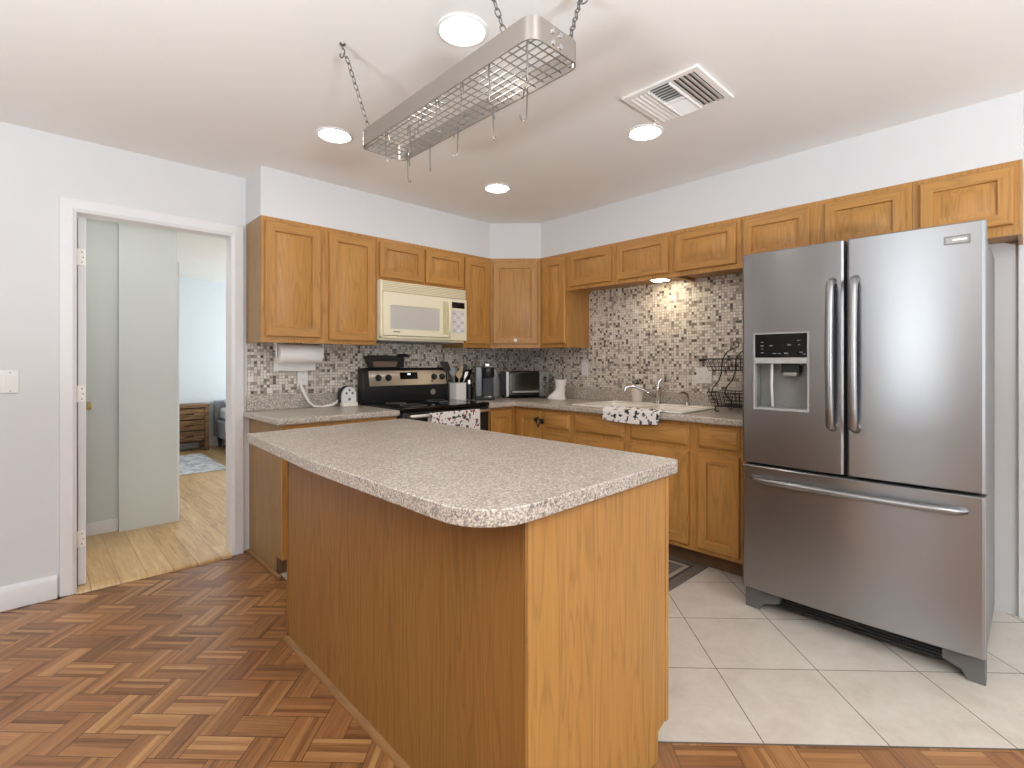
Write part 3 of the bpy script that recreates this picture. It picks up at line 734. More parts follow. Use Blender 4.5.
# roasting pan on the backguard
T = thing('roasting_pan', 'black pan with a side handle standing on top of the range', 'pan', (-1.50, -0.065, 1.196), world=True)
def rect(x0, x1, y0, y1, z): return [(x0, y0, z), (x1, y0, z), (x1, y1, z), (x0, y1, z)]
part('pan_body', B().rings([rect(-1.625, -1.365, -0.088, -0.040, 1.196), rect(-1.655, -1.375, -0.100, -0.030, 1.272)], 'ironblk'), T, 0.004)
part('side_plate', B().rings([rect(-1.600, -1.410, -0.096, -0.090, 1.202), rect(-1.615, -1.405, -0.1035, -0.096, 1.245)], 'nickel'), T, 0.001, label='grey metal front plate')
part('lid', B().rings([rect(-1.660, -1.385, -0.103, -0.028, 1.270), rect(-1.658, -1.388, -0.101, -0.030, 1.285), rect(-1.60, -1.44, -0.085, -0.045, 1.292)], 'ironblk'), T, 0.003)
part('handle', B().tube([(-1.395, -0.065, 1.280), (-1.37, -0.065, 1.293), (-1.32, -0.065, 1.294), (-1.275, -0.065, 1.290)], [0.010, 0.013, 0.014, 0.010], 'black', 10).box(-1.388, -1.335, -0.090, -0.040, 1.198, 1.285, 'black'), T, 0.003)

# ---------------------------------------------------------------- microwave
T = thing('microwave_oven', 'bisque over-the-range microwave oven', 'microwave', (-1.305, -0.19, 1.395), world=True)
mx0, mx1, my, mz0, mz1 = -1.694, -0.920, -0.360, 1.412, 1.829
part('body', B().box(mx0, mx1, my+0.03, -0.0085, mz0-0.014, mz1, 'bisque').box(mx0+0.03, mx1-0.05, my+0.05, -0.03, mz0-0.022, mz0-0.014, 'grey'), T, 0.003)
part('front_frame', B().box(mx0, mx1, my, my+0.03, mz0, mz0+0.018, 'bisque').box(mx0, mx0+0.016, my, my+0.03, mz0, mz1, 'bisque'), T, 0.004)
gr = B().box(mx0+0.004, mx1-0.004, my+0.012, my+0.03, 1.748, mz1-0.004, 'bisqued')
for k in range(6): gr.box(mx0+0.004, mx1-0.004, my+0.001, my+0.016, 1.752+k*0.0125, 1.752+k*0.0125+0.0075, 'bisque')
part('vent_grille', gr, T, 0.001)
d = part('door', B().cells([mx0+0.018, mx0+0.075, -1.190, -1.092], [mz0+0.020, 1.480, 1.650, 1.744], lambda i, j: not (i == 1 and j == 1), my-0.012, my+0.03, 'bisque', 'y'), T, 0.004)
part('window', B().box(mx0+0.070, -1.185, my-0.004, my+0.010, 1.474, 1.656, 'mwglass'), d)
part('handle', B().box(-1.160, -1.128, my-0.016, my-0.010, 1.455, 1.715, 'bisqued').tube([(-1.108, my-0.008, 1.45), (-1.112, my-0.034, 1.475), (-1.113, my-0.040, 1.58), (-1.112, my-0.034, 1.69), (-1.108, my-0.008, 1.715)], 0.012, 'bisque', 10), d)
part('emblem', B().box(mx0+0.095, mx0+0.150, my-0.0135, my-0.011, 1.457, 1.464, 'mark'), d)
p = part('control_panel', B().box(-1.087, mx1, my-0.006, my+0.03, mz0+0.002, 1.744, 'bisque'), T, 0.003)
part('display', B().box(-1.070, -0.945, my-0.009, my-0.004, 1.670, 1.718, 'gloss'), p)
kp = B().box(-1.070, -0.945, my-0.0085, my-0.004, 1.470, 1.655, 'keypad')
for i in range(3):
    for j in range(5): kp.box(-1.062+i*0.041, -1.034+i*0.041, my-0.0092, my-0.008, 1.482+j*0.034, 1.500+j*0.034, 'white' if (i+j) % 2 else 'keyd')
part('keypad', kp, p)

# ---------------------------------------------------------------- refrigerator
T = thing('refrigerator', 'stainless French-door refrigerator with water dispenser and bottom freezer', 'refrigerator', (-0.45, -2.978, 0.004), world=True)
fy0, fy1, fxf = -3.423, -2.533, -0.888
part('cabinet', B().box(-0.795, -0.035, fy0+0.012, fy1-0.012, 0.035, 1.755, 'fridgeside').box(-0.80, -0.70, fy0+0.05, fy1-0.05, 1.755, 1.775, 'blackm'), T, 0.004)
def crown(y): # slight outward bow of the front skin
    t = (y-(fy0+fy1)/2)/((fy1-fy0)/2); return fxf - 0.012*(1-t*t)
def skin(y0, y1, z0, z1, hole=None, n=14, back=-0.800):
    b = B(); e = 0.010
    us = sorted({*[y0+e+(y1-y0-2*e)*k/n for k in range(n+1)], *((hole[0], hole[1]) if hole else ())})
    prof = [(y0, 0.018), (y0+0.002, 0.006)] + [(u, 0.0) for u in us] + [(y1-0.002, 0.006), (y1, 0.018)]
    zz = [z0, z0+0.004] + ([hole[2], hole[3]] if hole else []) + [z1-0.004, z1]
    g = {}
    for i, (y, dx) in enumerate(prof):
        for j, z in enumerate(zz):
            g[i, j] = len(b.v); b.v.append((crown(y)+dx+(0.004 if j in (0, len(zz)-1) else 0), y, z))
    mi = b.mi('steel')
    def isH(i, j): return hole and hole[0]-1e-6 <= prof[i][0] and prof[i+1][0] <= hole[1]+1e-6 and abs(zz[j]-hole[2]) < 1e-6
    for i in range(len(prof)-1):
        for j in range(len(zz)-1):
            if not isH(i, j): b.f.append((g[i, j], g[i, j+1], g[i+1, j+1], g[i+1, j])); b.m.append(mi)
    o = len(b.v); b.v += [(back, y0, z0), (back, y1, z0), (back, y1, z1), (back, y0, z1)]
    nP, nZ = len(prof)-1, len(zz)-1
    b.f += [tuple(g[i, nZ] for i in range(nP, -1, -1)) + (o+3, o+2), tuple(g[i, 0] for i in range(nP+1)) + (o+1, o),
            tuple(g[0, j] for j in range(nZ, -1, -1)) + (o, o+3), tuple(g[nP, j] for j in range(nZ+1)) + (o+2, o+1), (o, o+1, o+2, o+3)]
    b.m += [b.mi('fridgeside')]*5
    return b
hole = (-2.838, -2.594, 1.008, 1.380)
ld = part('door', skin(-2.973, fy1, 0.742, 1.775, hole), T, label='left stainless door with dispenser', ang=25)
rd = part('door', skin(fy0, -2.983, 0.742, 1.775), T, label='right stainless door', ang=25)
fd = part('freezer_drawer', skin(fy0, fy1, 0.118, 0.728, n=24), T, ang=25)
part('gasket', B().box(-0.815, -0.795, fy0+0.02, fy1-0.02, 0.10, 1.765, 'blackm'), T)
# dispenser
xf = crown(-2.72)
dp_ = part('dispenser', B().cells([hole[0], hole[0]+0.008, hole[1]-0.008, hole[1]], [hole[2], hole[2]+0.012, hole[3]-0.006, hole[3]], lambda i, j: not (i == 1 and j == 1), xf-0.005, xf+0.02, 'lgrey', 'x')
     .box(xf+0.075, xf+0.082, hole[0], hole[1], hole[2], hole[3], 'grey').box(xf+0.02, xf+0.078, hole[0], hole[0]+0.006, hole[2], hole[3], 'grey').box(xf+0.02, xf+0.078, hole[1]-0.006, hole[1], hole[2], hole[3], 'grey')
     .box(xf+0.0, xf+0.078, hole[0], hole[1], hole[2], hole[2]+0.012, 'lgrey'), ld)
ctl = B().box(xf-0.006, xf+0.06, hole[0]+0.008, hole[1]-0.008, 1.262, 1.374, 'gloss')
for (y, z, w, h) in ((-2.635, 1.335, .012, .003), (-2.635, 1.318, .014, .004), (-2.635, 1.302, .010, .003), (-2.635, 1.284, .012, .004), (-2.675, 1.318, .016, .005), (-2.690, 1.280, .016, .004), (-2.712, 1.280, .012, .004),
                     (-2.742, 1.280, .018, .006), (-2.755, 1.320, .014, .006), (-2.795, 1.340, .014, .003), (-2.797, 1.320, .008, .004), (-2.805, 1.285, .014, .004), (-2.818, 1.276, .012, .004)):
    ctl.box(xf-0.0068, xf-0.0055, y-w/2, y+w/2, z-h/2, z+h/2, 'mark')
part('control_panel', ctl, dp_, label='black glass control panel')
part('ledge', B().prism([(xf-0.012, 1.232), (xf-0.010, 1.260), (xf+0.07, 1.260), (xf+0.07, 1.244)], hole[0]+0.008, hole[1]-0.008, 'lgrey', 'y'), dp_, 0.002)
part('nozzle', B().box(xf+0.018, xf+0.07, -2.790, -2.712, 1.188, 1.244, 'blackm').box(xf+0.012, xf+0.05, -2.782, -2.722, 1.172, 1.192, 'nickel').box(xf+0.03, xf+0.045, -2.80, -2.70, 1.222, 1.242, 'grey'), dp_, 0.004)
part('water_lever', B().tube([(xf+0.03, -2.668, 1.238), (xf+0.036, -2.664, 1.13), (xf+0.062, -2.660, 1.02)], 0.006, 'white', 8), dp_)
def bar_handle(pts, w):
    return B().tube(pts, w, 'steel', 12, flat=0.6)
for par, y in ((ld, -2.930), (rd, -3.016)):
    x = crown(y); z0, z1 = 0.945, 1.600
    path = [(x+0.004, y, z0), (x-0.030, y, z0+0.012)] + [(x-0.042-0.014*sin(pi*k/10), y, z0+0.04+(z1-z0-0.08)*k/10) for k in range(11)] + [(x-0.030, y, z1-0.012), (x+0.004, y, z1)]
    part('handle', B().tube(path, [0.018, 0.018]+[0.0165]*11+[0.018, 0.018], 'steel', 14, flat=0.85), par)
path = []
for k in range(19):
    t = k/18; y = fy1-0.055+(fy0-fy1+0.115)*t
    o = 0.0 if k in (0, 18) else (0.030 if k in (1, 17) else 0.045)
    path.append((crown(y)+0.004-o, y if k not in (1, 17) else (y+0.022 if k == 1 else y-0.022), 0.668))
part('handle', B().tube(path, [0.016]*19, 'steel', 14, flat=0.9), fd)
bd = B().cells([-3.382, -3.376, -3.310, -3.304], [1.694, 1.699, 1.722, 1.727], lambda i, j: not (i == 1 and j == 1), crown(-3.34)-0.004, crown(-3.34)+0.003, 'grey', 'x')
bd.box(crown(-3.34)-0.002, crown(-3.34)+0.003, -3.376, -3.310, 1.699, 1.722, 'lgrey').box(crown(-3.34)-0.0035, crown(-3.34)-0.001, -3.372, -3.330, 1.707, 1.714, 'white')
part('badge', bd, rd)
gb = B().box(-0.800, -0.78, fy0+0.13, fy1-0.13, 0.030, 0.108, 'blackm')
for k in range(5): gb.box(-0.808, -0.798, fy0+0.12, fy1-0.12, 0.040+k*0.013, 0.046+k*0.013, 'black')
part('base_grille', gb, T)
for ya, yb in ((fy1-0.002, fy1-0.16), (fy0+0.002, fy0+0.13)):
    ymid = yb
    pf = [(ya, 0.0), (ya, 0.112), (yb, 0.112), (yb, 0.060), ((ya*0.45+yb*0.55), 0.035), ((ya*0.6+yb*0.4), 0.0)]
    part('foot_cover', B().prism([(y, z+0.0005) for y, z in pf], -0.845, -0.77, 'dgrey', 'x'), T, 0.004)

# ---------------------------------------------------------------- sink and fittings
T = thing('kitchen_sink', 'cream double-bowl drop-in kitchen sink in the long countertop', 'sink', (-0.335, -1.63, CT), world=True)
sx = [-0.600, -0.555, -0.135, -0.070]; sy = [-2.060, -2.015, -1.655, -1.612, -1.245, -1.200]
part('rim', B().cells(sx, sy, lambda i, j: not (i == 1 and j in (1, 3)), CT+0.0005, CT+0.013, 'cream'), T, 0.008, seg=3)
for y0, y1 in ((-2.015, -1.655), (-1.612, -1.245)):
    def rr(i, z, r=0.05): return [(x, y, z) for x, y in rounded(-0.555+i, -0.135-i, y0+i, y1-i, (r,)*4, 5)]
    part('bowl', B().rings([rr(-0.004, CT+0.006, 0.01), rr(0.004, CT-0.02), rr(0.010, CT-0.15), rr(0.035, CT-0.175), rr(0.042, CT-0.180), rr(0.018, CT-0.178), rr(0.002, CT-0.15), rr(-0.004, CT-0.02), rr(-0.012, CT+0.004, 0.01)], 'cream', False, False), T)
    part('bowl_floor', B().box(-0.525, -0.165, y0+0.03, y1-0.03, CT-0.182, CT-0.175, 'cream').lathe([(0.0, CT-0.172), (0.035, CT-0.172), (0.04, CT-0.175), (0.0, CT-0.176)], 'chrome', (-0.345, (y0+y1)/2, 0), 16), T)
T = thing('kitchen_faucet', 'chrome single-lever kitchen faucet behind the sink', 'faucet', (-0.100, -1.615, CT+0.013), world=True)
fx, fy, fz = -0.100, -1.615, CT+0.0135
part('base', B().lathe([(0.0, 0.0), (0.030, 0.0), (0.028, 0.008), (0.022, 0.014), (0.021, 0.095), (0.024, 0.105), (0.022, 0.125), (0.012, 0.138), (0.0, 0.14)], 'chrome', (fx, fy, fz), 20), T)
part('spout', B().tube([(fx-0.01, fy+0.010, fz+0.040), (fx-0.035, fy+0.035, fz+0.065), (fx-0.07, fy+0.08, fz+0.100), (fx-0.11, fy+0.125, fz+0.122), (fx-0.14, fy+0.158, fz+0.126), (fx-0.158, fy+0.178, fz+0.115), (fx-0.162, fy+0.182, fz+0.088)], [0.012, 0.011, 0.011, 0.011, 0.012, 0.013, 0.014], 'chrome', 12), T)
part('lever', B().tube([(fx, fy, fz+0.135), (fx+0.004, fy-0.002, fz+0.158), (fx+0.02, fy-0.012, fz+0.178)], [0.008, 0.006, 0.009], 'chrome', 10), T)
T = thing('side_sprayer', 'small chrome side sprayer on the sink rim', 'sprayer', (-0.100, -1.845, CT+0.013), world=True)
sxx, syy = -0.100, -1.845
part('collar', B().lathe([(0.0, 0.0), (0.022, 0.0), (0.020, 0.008), (0.013, 0.020), (0.0, 0.022)], 'chrome', (sxx, syy, fz), 16), T)
part('spray_head', B().tube([(sxx, syy, fz+0.018), (sxx, syy, fz+0.055), (sxx-0.004, syy+0.004, fz+0.078), (sxx-0.018, syy+0.018, fz+0.090), (sxx-0.036, syy+0.034, fz+0.082)], [0.009, 0.012, 0.012, 0.012, 0.013], 'chrome', 12), T)
# soap bottle standing on the rim
T = thing('soap_dispenser', 'cream soap bottle with dark pump on the back of the sink', 'bottle', (-0.105, -1.440, CT+0.0135), world=True)
q = (-0.105, -1.440, CT+0.014)
part('bottle', B().lathe([(0.0, 0.0), (0.036, 0.0), (0.040, 0.006), (0.040, 0.035), (0.045, 0.070), (0.046, 0.105), (0.036, 0.126), (0.018, 0.134), (0.0, 0.135)], 'cream', q, 24), T)
part('pump', B().lathe([(0.0, 0.134), (0.016, 0.134), (0.016, 0.150), (0.006, 0.152), (0.006, 0.170), (0.0, 0.171)], 'black', q, 14).tube([(q[0], q[1], q[2]+0.170), (q[0]-0.015, q[1]+0.012, q[2]+0.174), (q[0]-0.035, q[1]+0.030, q[2]+0.164)], 0.006, 'nickel', 8), T)
# cow towel over the counter edge by the sink
g = []
for i in range(27):
    u = i/26; y = -1.515-0.425*u; row = []
    for (x, z) in [(-0.585, CT+0.016), (-0.60, CT+0.018), (-0.615, CT+0.014), (-0.628, CT+0.007), (-0.642, CT+0.005), (-0.650, CT+0.001), (-0.652, CT-0.015), (-0.654, CT-0.03), (-0.655, CT-0.045), (-0.656, CT-0.058), (-0.657, CT-0.07)]:
        dz2 = 0 if z > CT-0.001 else -0.010*sin(pi*u)*min(1, (CT-z)*16)
        row.append((x-0.003*abs(sin(u*17))*(1 if z < CT else 0), y, z+dz2))
    g.append(row)
single('dish_towel', B().sheet(g, 0.004, 'cow'), 'white cow-print dish towel over the counter edge at the sink', 'towel', 'dish towels', ang=60)

# under-cabinet light
T = thing('undercabinet_light', 'small lit lamp under the wall cabinet over the sink', 'light', (-0.16, -1.67, 1.83), world=True)
part('housing', B().box(-0.22, -0.12, -1.725, -1.615, 1.836, 1.8465, 'white'), T, 0.003)
part('diffuser', B().box(-0.212, -0.128, -1.717, -1.623, 1.831, 1.838, 'puck'), T, 0.003)

# ---------------------------------------------------------------- paper towel, outlets, switch
T = thing('paper_towel_holder', 'white paper towel holder under the leftmost wall cabinet', 'paper towel holder', (-2.16, -0.13, 1.36), world=True)
part('bracket', B().box(-2.335, -2.325, -0.155, -0.10, 1.27, 1.384, 'white').box(-2.026, -2.016, -0.155, -0.10, 1.27, 1.384, 'white').box(-2.335, -2.016, -0.155, -0.10, 1.376, 1.384, 'white'), T, 0.003)
part('end_cap', B().lathe([(0.0, 0.0), (0.022, 0.0), (0.022, -0.006), (0.012, -0.012), (0.0, -0.012)], 'grey', (-2.335, -0.128, 1.295), 16, 'x'), T)
T = thing('paper_towel_roll', 'roll of white paper towels with a hanging sheet', 'paper towels', (-2.16, -0.128, 1.295), world=True)
part('roll', B().lathe([(0.0, 0.0), (0.020, 0.0), (0.0625, 0.0), (0.064, 0.003), (0.064, 0.280), (0.0625, 0.283), (0.02, 0.283), (0.0, 0.283)], 'paper', (-2.3165, -0.128, 1.295), 32, 'x'), T)
g = []
for i in range(11):
    x = -2.312+0.282*i/10
    g.append([(x, -0.128+0.0655*sin(a), 1.295+0.0655*cos(a)) for a in (0.9, 1.3, 1.6)] + [(x, -0.060+0.006*k, 1.270-0.030*k+0.004*sin(i*0.8)*(k/4)) for k in range(1, 4)])
part('loose_sheet', B().sheet(g, 0.002, 'paper'), T, ang=60)
def outlet(label, c, facing, double=False, kind='outlet'):
    """facing 'y': on the back wall, 'x': on the right-hand wall"""
    w = 0.115 if double else 0.072
    T = thing('wall_outlet' if kind == 'outlet' else 'light_switch', label, kind if kind == 'outlet' else 'light switch', c, 0 if facing == 'y' else -pi/2, 'wall outlets' if kind == 'outlet' else None)
    part('plate', B().box(-w/2, w/2, -0.006, 0, -0.058, 0.058, 'white'), T, 0.003)
    for k in ((-0.026, 0.026) if double else (0.0,)):
        if kind == 'outlet':
            for zz in (-0.024, 0.024):
                b = B().lathe([(0.0, -0.0055), (0.017, -0.0055), (0.016, -0.008), (0.0, -0.008)], 'white', (k, 0, zz), 18, 'y')
                b.box(k-0.007, k-0.005, -0.0085, -0.0075, zz-0.003, zz+0.007, 'mark').box(k+0.005, k+0.007, -0.0085, -0.0075, zz-0.003, zz+0.007, 'mark')
                part('socket', b, T)
        else:
            part('rocker', B().prism([(-0.006, -0.034), (-0.0075, -0.034), (-0.013, 0.034), (-0.006, 0.034)], k-0.017, k+0.017, 'white', 'x'), T, 0.001)
            part('screw', B().cyl((k, -0.005, 0.046), (k, -0.0075, 0.046), 0.003, 'mark', 8).cyl((k, -0.005, -0.046), (k, -0.0075, -0.046), 0.003, 'mark', 8), T)
outlet('white wall outlet under the paper towels', (-2.106, -0.008, 1.138), 'y')
outlet('white wall outlet near the corner, above the white boot vase', (-0.008, -0.862, 1.182), 'x')
outlet('double white wall outlet behind the wire basket stand', (-0.008, -1.925, 1.145), 'x', True)
outlet('white rocker light switch on the wall left of the doorway', (-3.588, 0.0, 1.140), 'y', True, 'switch')
# white gadget and its cord
T = thing('kitchen_gadget', 'white arch-shaped gadget with grey dots beside the range', 'kitchen gadget', (-1.815, -0.125, CT), world=True)
def arch(w, h, n=14): return [(w*0.5, 0), (w*0.5, h*0.35)] + [(w*0.5*cos(a*pi/n), h*0.35+(h*0.65)*sin(a*pi/n)) for a in range(1, n)] + [(-w*0.5, h*0.35), (-w*0.5, 0)]
part('stand', B().box(-1.870, -1.760, -0.150, -0.090, CT+0.0005, CT+0.030, 'cream'), T, 0.004)
part('back_rim', B().prism([(-1.822+x*1.06, CT+0.030+z) for x, z in arch(0.125, 0.118)], -0.105, -0.085, 'blackm', 'y'), T, 0.003)
fp = part('face', B().prism([(-1.815+x, CT+0.030+z) for x, z in arch(0.110, 0.112)], -0.128, -0.104, 'white', 'y'), T, 0.004)
for (x, z) in ((-1.838, 0.095), (-1.792, 0.095), (-1.815, 0.118), (-1.815, 0.052)):
    part('dot', B().cyl((x, -0.127, CT+z), (x, -0.131, CT+z), 0.009 if z != 0.052 else 0.011, 'mark', 12), fp)
single('power_cord', B().tube([(-2.120, -0.012, 1.085), (-2.118, -0.030, 1.060), (-2.100, -0.048, 1.005), (-2.080, -0.060, 0.960), (-2.050, -0.075, 0.932), (-2.000, -0.095, 0.927), (-1.965, -0.100, 0.930), (-1.930, -0.098, 0.935), (-1.900, -0.096, 0.952), (-1.885, -0.094, 0.968)],
       [0.006, 0.011, 0.011, 0.010, 0.007, 0.0065, 0.011, 0.010, 0.006, 0.005], 'white', 10), 'white power cord from the outlet under the paper towels', 'cord')

# ---------------------------------------------------------------- worktop items right of the range
T = thing('utensil_crock', 'square white ridged utensil crock right of the range', 'crock', (-0.850, -0.175, CT), world=True)
cq = (-0.862, -0.175)
cr = B()
def sq(r, z): return [(cq[0]+x, cq[1]+y, z) for x, y in rounded(-r, r, -r, r, (0.018,)*4, 4)]
cr.rings([sq(0.051, CT+0.0005), sq(0.054, CT+0.006), sq(0.054, CT+0.138), sq(0.057, CT+0.142), sq(0.057, CT+0.146), sq(0.050, CT+0.146), sq(0.048, CT+0.012), ], 'ceramic')
part('pot', cr, T)
rg = B()
for k in range(7):
    t = -0.039+k*0.013; rg.box(cq[0]+t-0.003, cq[0]+t+0.003, cq[1]-0.0562, cq[1]-0.053, CT+0.012, CT+0.132, 'ceramic').box(cq[0]-0.0562, cq[0]-0.053, cq[1]+t-0.003, cq[1]+t+0.003, CT+0.012, CT+0.132, 'ceramic')
part('ridges', rg, T)
G_UT = 'utensils in the crock'
def utensil(name, label, bx, by, tx, ty, z1, m, head):
    b0 = Vector((cq[0]+bx, cq[1]+by, CT+0.022)); t0 = Vector((cq[0]+tx, cq[1]+ty, CT+z1)); d = (t0-b0).normalized()
    T = thing(name, label, 'utensil', b0, 0, G_UT, True)
    hd = b0 + (t0-b0)*0.72
    part('handle', B().tube([b0, hd], [0.005, 0.006], m, 8), T)
    side = Vector((1, -0.9, 0)).normalized()
    b = B(); nrm = d.cross(side).normalized()
    if head == 'spat': pr = [(0.0, 0.008), (0.15, 0.028), (0.5, 0.034), (1.0, 0.036)]
    elif head == 'spoon': pr = [(0.0, 0.007), (0.25, 0.020), (0.55, 0.030), (0.85, 0.022), (1.0, 0.006)]
    else: pr = [(0.0, 0.008), (0.4, 0.014), (1.0, 0.015)]
    L = (t0-hd)
    rs = [[hd+L*t+side*w-nrm*0.003, hd+L*t-side*w-nrm*0.003, hd+L*t-side*w+nrm*0.003, hd+L*t+side*w+nrm*0.003] for t, w in pr]
    part('head', b.rings(rs, m), T, 0.002)
utensil('spatula', 'black spatula leaning left in the white crock', 0.012, -0.008, -0.110, 0.055, 0.325, 'black', 'spat')
utensil('slotted_spoon', 'grey slotted spoon in the white crock', 0.006, 0.018, -0.052, 0.02, 0.275, 'lgrey', 'spoon')
utensil('wooden_spoon', 'pale wooden spoon upright in the white crock', -0.004, -0.020, -0.008, -0.025, 0.245, 'woodspoon', 'spoon')
utensil('silicone_spatula', 'light tall spatula in the white crock', -0.02, 0.0, 0.048, 0.01, 0.290, 'woodspoon', 'bar')
utensil('ladle', 'black ladle leaning right in the white crock', -0.025, 0.018, 0.088, 0.015, 0.305, 'black', 'spoon')
utensil('tongs', 'grey metal tongs in the white crock', -0.012, -0.018, 0.062, -0.045, 0.24, 'nickel', 'bar')
# slim black grinder between the crock and the coffee machine
T = thing('pepper_grinder', 'slim black grinder with silver cap beside the crock', 'grinder', (-0.772, -0.215, CT), world=True)
part('grinder_body', B().lathe([(0.0, 0.0005), (0.024, 0.0005), (0.024, 0.135), (0.0, 0.135)], 'black', (-0.772, -0.215, CT), 20), T, 0.001)
part('cap', B().lathe([(0.0, 0.134), (0.024, 0.134), (0.024, 0.150), (0.018, 0.172), (0.0, 0.174)], 'chrome', (-0.772, -0.215, CT), 20), T)
T = thing('knife_block', 'black knife block behind the grinder', 'knife block', (-0.745, -0.095, CT), world=True)
part('block', B().prism([(-0.160, 0.0005), (-0.165, 0.10), (-0.085, 0.235), (-0.035, 0.205), (-0.03, 0.0005)], -0.790, -0.690, 'blackm', 'x'), T, 0.004)
for o in T.children: o.location.z = 0
for o in T.children: o.data.transform(Matrix.Translation((0, 0, CT)))
for k in range(4):
    x = -0.778+k*0.025
    part('knife_handle', B().tube([(x, -0.125, CT+0.185), (x, -0.160, CT+0.255)], [0.008, 0.010], 'black', 8), T)
# pod coffee maker
T = thing('coffee_maker', 'silver and black single-serve coffee maker in the corner', 'coffee maker', (-0.655, -0.285, CT), R(-38))
part('base', B().box(-0.085, 0.075, -0.115, 0.12, 0.0005, 0.025, 'black'), T, 0.006)
part('water_tank', B().box(-0.085, -0.025, -0.06, 0.12, 0.025, 0.285, 'gunmetal'), T, 0.010)
part('column', B().box(-0.023, 0.075, 0.015, 0.12, 0.025, 0.285, 'black'), T, 0.008)
part('brew_head', B().lathe([(0.0, 0.190), (0.046, 0.190), (0.052, 0.200), (0.052, 0.275), (0.044, 0.290), (0.0, 0.291)], 'black', (0.026, -0.045, 0), 24).box(-0.022, 0.074, -0.045, 0.03, 0.195, 0.288, 'black'), T, 0.003)
part('lid', B().lathe([(0.0, 0.291), (0.048, 0.291), (0.046, 0.306), (0.0, 0.310)], 'chrome', (0.020, -0.02, 0), 24), T)
part('handle', B().tube([(0.026-0.05, -0.075, 0.270), (0.026-0.03, -0.112, 0.282), (0.026+0.03, -0.112, 0.282), (0.026+0.05, -0.075, 0.270)], 0.007, 'chrome', 8), T)
part('drip_tray', B().lathe([(0.0, 0.025), (0.048, 0.025), (0.048, 0.034), (0.0, 0.034)], 'chrome', (0.026, -0.055, 0), 20), T)
T = thing('paper_filters', 'pale folded paper filters behind the toaster oven', 'paper filters', (-0.335, -0.075, CT+0.0005), R(-20))
for k in range(3):
    part('filter', B().prism([(-0.075+k*0.004, 0), (0.085, 0), (0.045, 0.12), (-0.030+k*0.006, 0.285-k*0.035)], -0.012+k*0.011, -0.004+k*0.011, 'paper', 'y'), T, 0.002)
# toaster oven across the corner
T = thing('toaster_oven', 'stainless toaster oven standing across the corner', 'toaster oven', (-0.225, -0.330, CT), R(-28))
tw, td, th = 0.405, 0.25, 0.240
part('shell', B().box(-tw/2, tw/2, -td/2+0.015, td/2-0.02, 0.016, th, 'black'), T, 0.014, seg=3)
fr = part('front', B().cells([-tw/2, -tw/2+0.030, tw/2-0.095, tw/2], [0.014, 0.040, th-0.030, th], lambda i, j: i != 1, -td/2, -td/2+0.018, 'nickel', 'y'), T, 0.004)
od = part('glass_door', B().box(-tw/2+0.028, tw/2-0.093, -td/2-0.004, -td/2+0.012, 0.030, th-0.016, 'mirror'), T, 0.004)
part('handle', B().box(-tw/2+0.05, tw/2-0.11, -td/2-0.034, -td/2-0.020, 0.052, 0.068, 'nickel').box(-tw/2+0.06, -tw/2+0.075, -td/2-0.024, -td/2-0.002, 0.054, 0.066, 'nickel').box(tw/2-0.135, tw/2-0.12, -td/2-0.024, -td/2-0.002, 0.054, 0.066, 'nickel'), od, 0.003)
for z in (0.070, 0.122, 0.174):
    part('knob', B().lathe([(0.0, -0.002), (0.018, -0.002), (0.016, -0.020), (0.0, -0.021)], 'chrome', (tw/2-0.048, -td/2, z), 18, 'y').lathe([(0.0, 0.0), (0.022, 0.0), (0.022, -0.003), (0.0, -0.003)], 'black', (tw/2-0.048, -td/2, z), 18, 'y'), fr)
for x in (-tw/2+0.03, tw/2-0.03):
    for y in (-td/2+0.03, td/2-0.04): part('foot', B().cyl((x, y, 0.0005), (x, y, 0.018), 0.012, 'black', 10), T)
# boot-shaped vase
T = thing('boot_vase', 'white ceramic cowboy-boot vase beside the toaster oven', 'vase', (-0.195, -0.735, CT+0.0005), R(128))
def ov(cx, rx, ry, z, n=18, dz=0): return [(cx+rx*cos(2*pi*k/n), ry*sin(2*pi*k/n), z+dz*cos(2*pi*k/n)**2) for k in range(n)]
bt = B().rings([ov(0.028, 0.070, 0.030, 0.0), ov(0.030, 0.074, 0.034, 0.010), ov(0.026, 0.070, 0.033, 0.032), ov(0.010, 0.052, 0.033, 0.058), ov(-0.004, 0.042, 0.036, 0.085), ov(-0.006, 0.042, 0.037, 0.110), ov(-0.008, 0.047, 0.042, 0.150), ov(-0.008, 0.052, 0.045, 0.166, dz=0.012), ov(-0.008, 0.046, 0.040, 0.165, dz=0.012), ov(-0.008, 0.030, 0.028, 0.110)], 'ceramic')
part('boot', bt, T)
part('heel', B().prism([(x, y) for x, y, z in ov(-0.032, 0.020, 0.027, 0)], -0.0003, 0.018, 'ceramic'), T)
